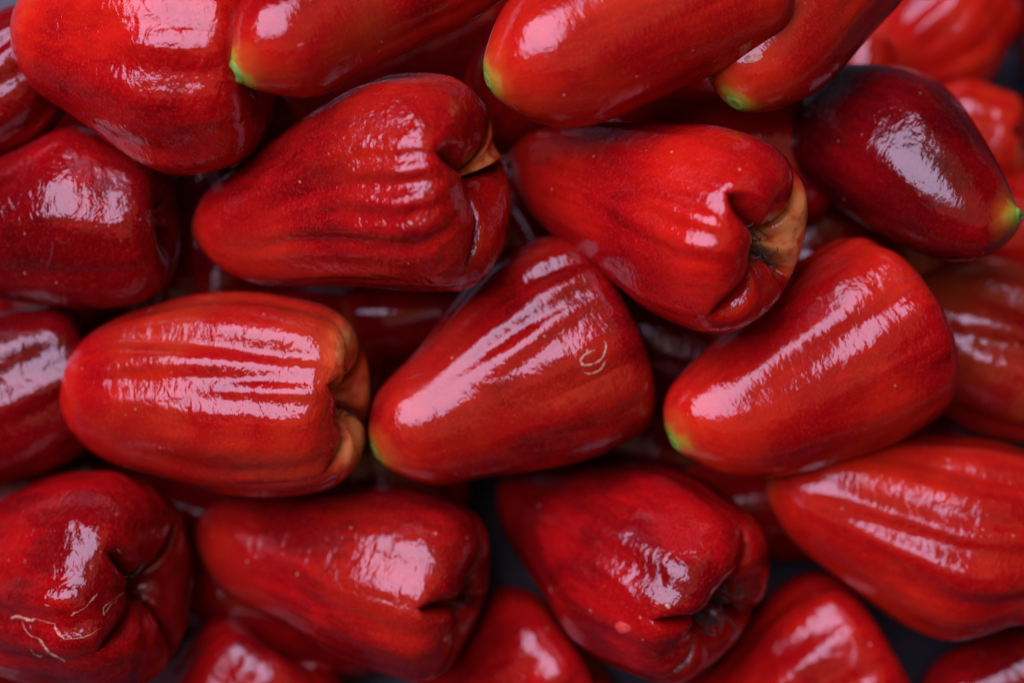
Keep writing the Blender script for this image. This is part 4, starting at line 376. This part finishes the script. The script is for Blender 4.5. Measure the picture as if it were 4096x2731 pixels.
def skin_material():
    t = NT('waxy_red_skin')
    tc = t.node('ShaderNodeTexCoord').outputs['Object']
    seed = t.attr('seed', 'OBJECT'); tone = t.attr('tone', 'OBJECT'); brown = t.attr('brown', 'OBJECT')
    stem = t.attr('stem_dist'); slit = t.attr('slit'); pale = t.attr('pale'); end = t.attr('end')
    around = t.attr('around'); along = t.attr('along')
    off = t.node('ShaderNodeCombineXYZ'); t.put(off.inputs[0], seed); t.put(off.inputs[1], t.math('MULTIPLY', seed, .37))
    va = t.node('ShaderNodeVectorMath', operation='ADD'); t.l.new(tc, va.inputs[0]); t.l.new(off.outputs[0], va.inputs[1])
    P = va.outputs[0]
    # long fine streaks running from stem to blossom end, blotches and pin dots
    streak = t.noise(t.mapping(P, (1, 1, .16)), 420, 3, .6)
    broad = t.noise(t.mapping(P, (1, 1, .35)), 75, 2, .5)
    blot = t.noise(P, 38, 2, .5)
    fine = t.noise(P, 1500, 2, .6)
    # tone -1 .. 1 -> maroon .. scarlet
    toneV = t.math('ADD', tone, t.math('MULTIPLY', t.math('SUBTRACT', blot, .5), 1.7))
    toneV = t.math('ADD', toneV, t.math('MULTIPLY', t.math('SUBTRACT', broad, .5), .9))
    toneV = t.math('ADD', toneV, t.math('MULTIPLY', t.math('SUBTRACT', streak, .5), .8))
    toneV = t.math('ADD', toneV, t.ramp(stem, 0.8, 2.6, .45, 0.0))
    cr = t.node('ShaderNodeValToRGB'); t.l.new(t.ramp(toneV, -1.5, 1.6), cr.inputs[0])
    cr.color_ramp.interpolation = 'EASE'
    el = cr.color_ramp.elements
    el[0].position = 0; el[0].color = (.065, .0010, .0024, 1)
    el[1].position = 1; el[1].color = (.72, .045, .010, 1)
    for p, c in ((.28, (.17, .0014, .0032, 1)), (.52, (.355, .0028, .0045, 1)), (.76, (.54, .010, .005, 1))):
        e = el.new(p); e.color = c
    col = t.mix(t.math('MULTIPLY', t.math('MULTIPLY', t.ramp(fine, .48, .75), t.ramp(tone, -1, .2, .10, .34)), 1), cr.outputs[0], (.62, .045, .025))
    # olive cast under the red on some fruit
    col = t.mix(t.math('MULTIPLY', brown, t.ramp(blot, .35, .7), clamp=True), col, (.20, .055, .012))
    # pale dots
    vo = t.node('ShaderNodeTexVoronoi'); t.put(vo.inputs['Vector'], P); vo.inputs['Scale'].default_value = 260
    dots = t.math('MULTIPLY', t.ramp(vo.outputs['Distance'], .04, .12, 1, 0), t.ramp(t.noise(P, 190, 1), .57, .64))
    col = t.mix(t.math('MULTIPLY', dots, .75), col, (.62, .34, .20))
    # green stem end
    sw = t.math('ADD', stem, t.math('MULTIPLY', t.math('SUBTRACT', t.noise(P, 160, 3), .5), .9))
    green = t.attr('green', 'OBJECT')
    gr = t.math('MULTIPLY', t.ramp(sw, .15, .64, 1, 0), green)
    col = t.mix(t.math('MULTIPLY', t.ramp(sw, .40, 1.1, .5, 0), green), col, (.52, .13, .016))
    gcol = t.mix(t.ramp(sw, .1, .55), (.17, .36, .030), (.42, .40, .035))
    col = t.mix(gr, col, gcol)
    # pale lobes, straw coloured slit edges, brown inside
    pn = t.math('MULTIPLY', t.ramp(pale, .0, .9), t.ramp(t.noise(t.mapping(P, (1, 1, .15)), 300, 3, .5), .05, .62))
    col = t.mix(t.ramp(pn, 0, .45, 0, .8), col, (.80, .12, .03))
    col = t.mix(t.ramp(pn, .4, 1.0, 0, .9), col, (.95, .43, .12))
    col = t.mix(t.ramp(slit, .62, .88), col, (.42, .26, .085))
    col = t.mix(t.ramp(slit, .96, 1.0), col, (.06, .035, .018))
    col = t.mix(t.ramp(end, 1.02, 1.22), col, (.10, .05, .02))
    t.put(t.b.inputs['Base Color'], col)
    # relief: cross-wise fine wrinkles, orange-peel, loose crumple near the blossom end
    w1 = t.noise(t.mapping(P, (.42, .42, 1)), 620, 2, .55)
    w2 = t.noise(t.mapping(P, (.7, .7, 1)), 1700, 1, .5)
    w3 = t.noise(t.mapping(P, (.8, .8, 1)), 230, 3, .55, .4)
    rough_zone = t.ramp(along, .45, 1.0, .35, 1.0)
    crum = t.attr('crumple', 'OBJECT')
    h = t.math('ADD', t.math('MULTIPLY', w1, .00019), t.math('MULTIPLY', w2, .000045))
    h = t.math('ADD', h, t.math('MULTIPLY', t.math('MULTIPLY', w3, t.math('MULTIPLY', rough_zone, crum)), .0010))
    h = t.math('ADD', h, t.math('MULTIPLY', streak, .00006))
    bp = t.node('ShaderNodeBump'); bp.inputs['Strength'].default_value = .8; bp.inputs['Distance'].default_value = 1.0
    t.l.new(h, bp.inputs['Height']); t.l.new(bp.outputs[0], t.b.inputs['Normal'])
    t.put(t.b.inputs['Roughness'], t.ramp(t.noise(P, 90, 3), .3, .75, .07, .17))
    t.b.inputs['IOR'].default_value = 1.53
    t.b.inputs['Subsurface Weight'].default_value = .12
    t.b.inputs['Subsurface Radius'].default_value = (1, .25, .12)
    t.b.inputs['Subsurface Scale'].default_value = .003
    return t.m

def plain(name, c, rough=.6, nscale=0, var=.4, bump=0):
    t = NT(name); tc = t.node('ShaderNodeTexCoord').outputs['Object']
    if nscale:
        n = t.noise(tc, nscale, 4, .6)
        t.put(t.b.inputs['Base Color'], t.mix(t.ramp(n, .3, .7), tuple(x*(1-var) for x in c), tuple(min(1, x*(1+var)) for x in c)))
        if bump:
            bp = t.node('ShaderNodeBump'); bp.inputs['Strength'].default_value = .7; bp.inputs['Distance'].default_value = bump
            t.l.new(n, bp.inputs['Height']); t.l.new(bp.outputs[0], t.b.inputs['Normal'])
    else: t.b.inputs['Base Color'].default_value = c + (1,)
    t.b.inputs['Roughness'].default_value = rough
    return t.m

M = dict(skin=skin_material(),
         cup=plain('brown_calyx_cup', (.055, .035, .018), .8, 900, .6, .0004),
         fibre=plain('dry_grey_stamens', (.075, .065, .055), .7, 400, .5),
         straw=plain('straw_rim', (.42, .30, .12), .6, 700, .4),
         scar=plain('corky_scar', (.52, .27, .17), .6, 1100, .4, .0002),
         pulp=plain('bare_pulp', (.66, .06, .05), .3, 900, .3, .0002),
         pink=plain('peeled_pink_skin', (.50, .012, .016), .14, 700, .3, .0003),
         stem=plain('green_stem_scar', (.20, .36, .05), .45, 700, .4, .0002),
         dry=plain('dry_stem_pit', (.035, .045, .015), .8, 900, .5),
         table=plain('dark_slate_sheet', (.028, .031, .044), .55, 60, .25, .0002))

# ---------------------------------------------------------------- building helpers
def mesh_obj(name, verts, faces, mat, parent=None, normals=None, attrs=None):
    me = bpy.data.meshes.new(name)
    verts = np.asarray(verts, np.float32); faces = np.asarray(faces, np.int32)
    k = faces.shape[1]
    me.vertices.add(len(verts)); me.vertices.foreach_set('co', verts.ravel())
    me.loops.add(faces.size); me.loops.foreach_set('vertex_index', faces.ravel())
    me.polygons.add(len(faces)); me.polygons.foreach_set('loop_start', np.arange(0, faces.size, k, dtype=np.int32))
    me.update(calc_edges=True); me.validate()
    me.polygons.foreach_set('use_smooth', np.ones(len(me.polygons), bool))
    for a, v in (attrs or {}).items():
        at = me.attributes.new(a, 'FLOAT', 'POINT'); at.data.foreach_set('value', np.asarray(v, np.float32).ravel())
    if normals is not None: me.normals_split_custom_set_from_vertices(np.asarray(normals, np.float32))
    me.materials.append(mat)
    o = bpy.data.objects.new(name, me); C.objects.link(o)
    if parent: o.parent = parent
    return o

def tube_geo(pts, rad, sides=6, base=0):
    pts = np.asarray(pts, float); n = len(pts); rad = np.broadcast_to(rad, (n,))
    tg = np.gradient(pts, axis=0); tg /= np.linalg.norm(tg, axis=1)[:, None] + 1e-12
    ref = np.array([.3, .5, .8]); V = []
    for p, t, r in zip(pts, tg, rad):
        u = np.cross(t, ref); u /= np.linalg.norm(u) + 1e-12; w = np.cross(t, u)
        a = np.arange(sides)*2*np.pi/sides
        V.append(p + r*(np.cos(a)[:, None]*u + np.sin(a)[:, None]*w))
    F = [(base+i*sides+j, base+i*sides+(j+1) % sides, base+(i+1)*sides+(j+1) % sides, base+(i+1)*sides+j)
         for i in range(n-1) for j in range(sides)]
    return np.concatenate(V), F

def grid_faces(rows, cols, wrap):
    i = np.arange(rows-1)[:, None]; j = np.arange(cols if wrap else cols-1)[None]
    a = i*cols + j; b = i*cols + (j+1) % cols; c = (i+1)*cols + (j+1) % cols; d = (i+1)*cols + j
    return np.stack([a, b, c, d], -1).reshape(-1, 4)

def make_fruit(key, F, info):
    low = info.get('lo')
    m, nb, nc = (20, 46, 20) if low else (50, 90, 44)
    S = fruit_surface(F, m, nb, nc)
    V = S['V']*.01                                # metres
    nr, nt = V.shape[:2]
    # grid normals, shared by skin and lobes so that no seam shows
    dth = np.roll(V, -1, 1) - np.roll(V, 1, 1)
    dr_ = np.empty_like(V); dr_[1:-1] = V[2:] - V[:-2]; dr_[0] = V[1]-V[0]; dr_[-1] = V[-1]-V[-2]
    N = np.cross(dth, dr_); N /= np.linalg.norm(N, axis=2)[..., None] + 1e-15
    N[0] = (0, 0, -1)
    seg = np.linalg.norm(np.diff(V, axis=0), axis=2)*100
    dist = np.concatenate([np.zeros((1, nt)), np.cumsum(seg, 0)], 0)
    along = np.concatenate([np.linspace(0, 1, nb+1), np.ones(nc)])[:, None]*np.ones((1, nt))
    pale = np.zeros_like(dist)
    tcap = np.concatenate([np.zeros(nb+1), S['acap']])
    for k, pv in enumerate(info.get('pale', [0]*S['n4'])):
        sel_ = S['lob'] == k; tl_ = np.linspace(-1, 1, sel_.sum())
        pale[:, sel_] = pv*smooth01(tcap, 20, 95)[:, None]*(1 - .55*np.abs(tl_)**2)[None]
    at = dict(stem_dist=dist, slit=S['slit'], end=S['end'], along=along, pale=pale)
    root = bpy.data.objects.new('wax_apple', None); C.objects.link(root)
    root.empty_display_size = .01
    root.matrix_world = Matrix([list(F['mat'][i]) + [F['loc'][i]] for i in range(3)] + [[0, 0, 0, 1]])
    root['label'] = info['label']; root['category'] = 'fruit'; root['group'] = 'wax apples in the heap'
    def dress(o):
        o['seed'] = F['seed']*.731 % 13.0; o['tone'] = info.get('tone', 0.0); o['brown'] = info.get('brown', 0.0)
        o['green'] = info.get('green', 1.0); o['crumple'] = info.get('crumple', .5)
        return o
    isp = nb + 1 + int(np.searchsorted(S['acap'], 34))
    sel = slice(0, isp+1)
    dress(mesh_obj('skin', V[sel].reshape(-1, 3), grid_faces(isp+1, nt, True), M['skin'], root, N[sel].reshape(-1, 3),
                   {a: v[sel] for a, v in at.items()}))
    for k in range(S['n4']):
        cols = [(k*m + j) % nt for j in range(m+1)]
        vv = V[isp:][:, cols]
        o = dress(mesh_obj('calyx_lobe', vv.reshape(-1, 3), grid_faces(nr-isp, m+1, False), M['skin'], root,
                           N[isp:][:, cols].reshape(-1, 3), {a: v[isp:][:, cols] for a, v in at.items()}))
        if info.get('lobe_label', {}).get(k): o['label'] = info['lobe_label'][k]
    # calyx cup closing the cavity
    l, r = F['l'][-1]*.01, F['r'][-1]*.01; c, w = (l+r)/2, (l-r)/2; zsh, h = F['zsh']*.01, F['h']*.01
    a = np.linspace(0, 2*np.pi, 25)[:-1]; rings = []
    for q, dz in ((.02, -.62), (.25, -.58), (.5, -.40), (.72, -.15)):
        rings.append(np.stack([c + w*q*np.cos(a), w*q*np.sin(a)*.94, np.full_like(a, zsh + h*dz)], 1))
    mesh_obj('calyx_cup', np.concatenate(rings), grid_faces(4, 24, True)[:, ::-1], M['cup'], root)
    rng = np.random.RandomState(F['seed'] + 5)
    ns = info.get('stamens', 0)
    if ns:
        Vs, Fs, base = [], [], 0
        for i in range(ns):
            a0 = rng.uniform(0, 6.28); q0 = rng.uniform(.02, .30); a1 = a0 + rng.uniform(-1.5, 1.5); q1 = rng.uniform(.0, .38)
            zt = rng.uniform(.2, .95)*info.get('stamen_h', 1.0)
            tt = np.linspace(0, 1, 9)
            q = q0 + (q1-q0)*tt; aa = a0 + (a1-a0)*tt
            wob = rng.normal(0, .035, (9, 2)).cumsum(0)*.7
            px = c + w*(q*np.cos(aa) + wob[:, 0]); py = w*(q*np.sin(aa) + wob[:, 1]); pz = zsh + h*(-.45 + (zt+.45)*np.sin(tt*np.pi*rng.uniform(.5, .85)))
            v, f = tube_geo(np.stack([px, py, pz], 1), np.linspace(.00022, .00012, 9), 5, base)
            Vs.append(v); Fs += f; base += len(v)
        o = mesh_obj('dried_stamens', np.concatenate(Vs), Fs, M['fibre'], root); o['kind'] = 'stuff'
    # stem scar: a small dimpled cap lying on the stem pole
    if info.get('scar', 0):
        rs = info['scar']*.1   # cm
        prof = [(0.03, -.030), (.12, -.034), (.22, -.020), (.34, .012), (.50, .030), (.68, .022), (.85, .006), (1.0, -.012)]
        rows = []
        for q, hh in prof:
            row = []
            for j in range(0, nt, 2):
                i = np.interp(q*rs, dist[:nb, j], np.arange(nb)); i0 = min(int(i), nb-2); f = i - i0
                p = V[i0, j]*(1-f) + V[i0+1, j]*f; n = N[i0, j]*(1-f) + N[i0+1, j]*f; n = n/np.linalg.norm(n)
                row.append(p + n*hh*info.get('nub', .45)*.01*rs/.22)
            rows.append(row)
        V2 = np.array(rows); nn = V2.shape[1]
        mesh_obj('stem_scar', V2.reshape(-1, 3), grid_faces(8, nn, True), M['stem'], root)
        v3 = V2[2] + (V2[2].mean(0)-V2[2])*.05; cen = V2[0].mean(0)
        pit = np.concatenate([V2[2]+N[0, 0]*.00008, (V2[2]*.5+cen*.5)+N[0, 0]*.00004, cen + (V2[2]-cen)*.02])
        mesh_obj('stem_pit', pit, grid_faces(3, nn, True)[:, ::-1], M['dry'], root)
    return root, V, N, S, dist

FRUITS = {}
for key, F in FIT.items():
    FRUITS[key] = make_fruit(key, F, INFO[key])

# ---------------------------------------------------------------- scars, cracks and peeled spots lying on the skin
from mathutils.bvhtree import BVHTree
_bvh = {}
def seat(key, q, lift):
    """set points (cm) on the fruit's real skin, lifted by a hair; returns points in metres and normals"""
    if key not in _bvh:
        V = FRUITS[key][1]; _bvh[key] = BVHTree.FromPolygons([tuple(v) for v in V.reshape(-1, 3)], [tuple(f) for f in grid_faces(V.shape[0], V.shape[1], True)])
    P, Nn = [], []
    for p in q:
        c, n, i, d = _bvh[key].find_nearest(Vector(p[:3])*.01)
        n = np.array(n); n = n if n @ p[3:] > 0 else -n
        P.append(np.array(c) + n*lift*.01); Nn.append(n)
    return np.array(P), np.array(Nn)
for key, name, mat, wid, pts in MARK_LINES:
    q = np.array(pts); n = len(q); P, q_n = seat(key, q + np.random.RandomState(len(name)+n).normal(0, .004 if mat == 'scar' else 0, q.shape)*np.array([1, 1, 1, 0, 0, 0]), wid*.004); q[:, 3:] = q_n
    tp = np.minimum(1, np.minimum(np.arange(n), np.arange(n)[::-1])/3.0)*.65 + .35
    if np.linalg.norm(P[0]-P[-1]) < .0004: tp[:] = 1
    wob = np.clip(.85 + .45*np.sin(np.arange(n)*1.9 + len(key)) * np.sin(np.arange(n)*.83 + wid*20) + np.random.RandomState(n).normal(0, .18, n), .35, 1.6)
    r = wid*.001*tp*(wob if mat == 'scar' else 1)
    tg = np.gradient(P, axis=0); tg /= np.linalg.norm(tg, axis=1)[:, None]; nn = q[:, 3:]; sd_ = np.cross(tg, nn)
    ang = np.linspace(0, 2*np.pi, 9)[:-1]
    flat = .95 if mat == 'fibre' else .40
    V = P[:, None] + r[:, None, None]*(np.cos(ang)[None, :, None]*sd_[:, None] + flat*np.sin(ang)[None, :, None]*nn[:, None])
    mesh_obj(name, V.reshape(-1, 3), grid_faces(n, 8, True), M[mat], FRUITS[key][0])
for key, name, mat, rings in MARK_PATCHES:
    V = []
    for (ring, hgt) in zip(rings, (-.003, .004, .006, .006, .006)):
        V.append(seat(key, np.array(ring), hgt)[0])
    nv = len(V[0])*5
    o = mesh_obj(name, np.concatenate(V), grid_faces(5, len(V[0]), True)[:, ::-1], M[mat], FRUITS[key][0],
                 attrs=dict(stem_dist=np.full(nv, 6), along=np.full(nv, .7)) if mat == 'skin' else None)
    if mat == 'skin': o['seed'] = 3.3; o['tone'] = 1.5; o['brown'] = 0.0; o['green'] = 0.0; o['crumple'] = .5

# ---------------------------------------------------------------- the table under the heap
n = 61; xs = np.linspace(-.6, .6, n)
gx, gy = np.meshgrid(xs, xs)
gz = .0006*np.sin(gx*31+gy*17) + .0004*np.sin(gy*47-gx*23)
tb = mesh_obj('table_top', np.stack([gx, gy, gz-.001], -1).reshape(-1, 3), grid_faces(n, n, False), M['table'])
tb['kind'] = 'structure'; tb['label'] = 'dark slate grey sheet the heap lies on'
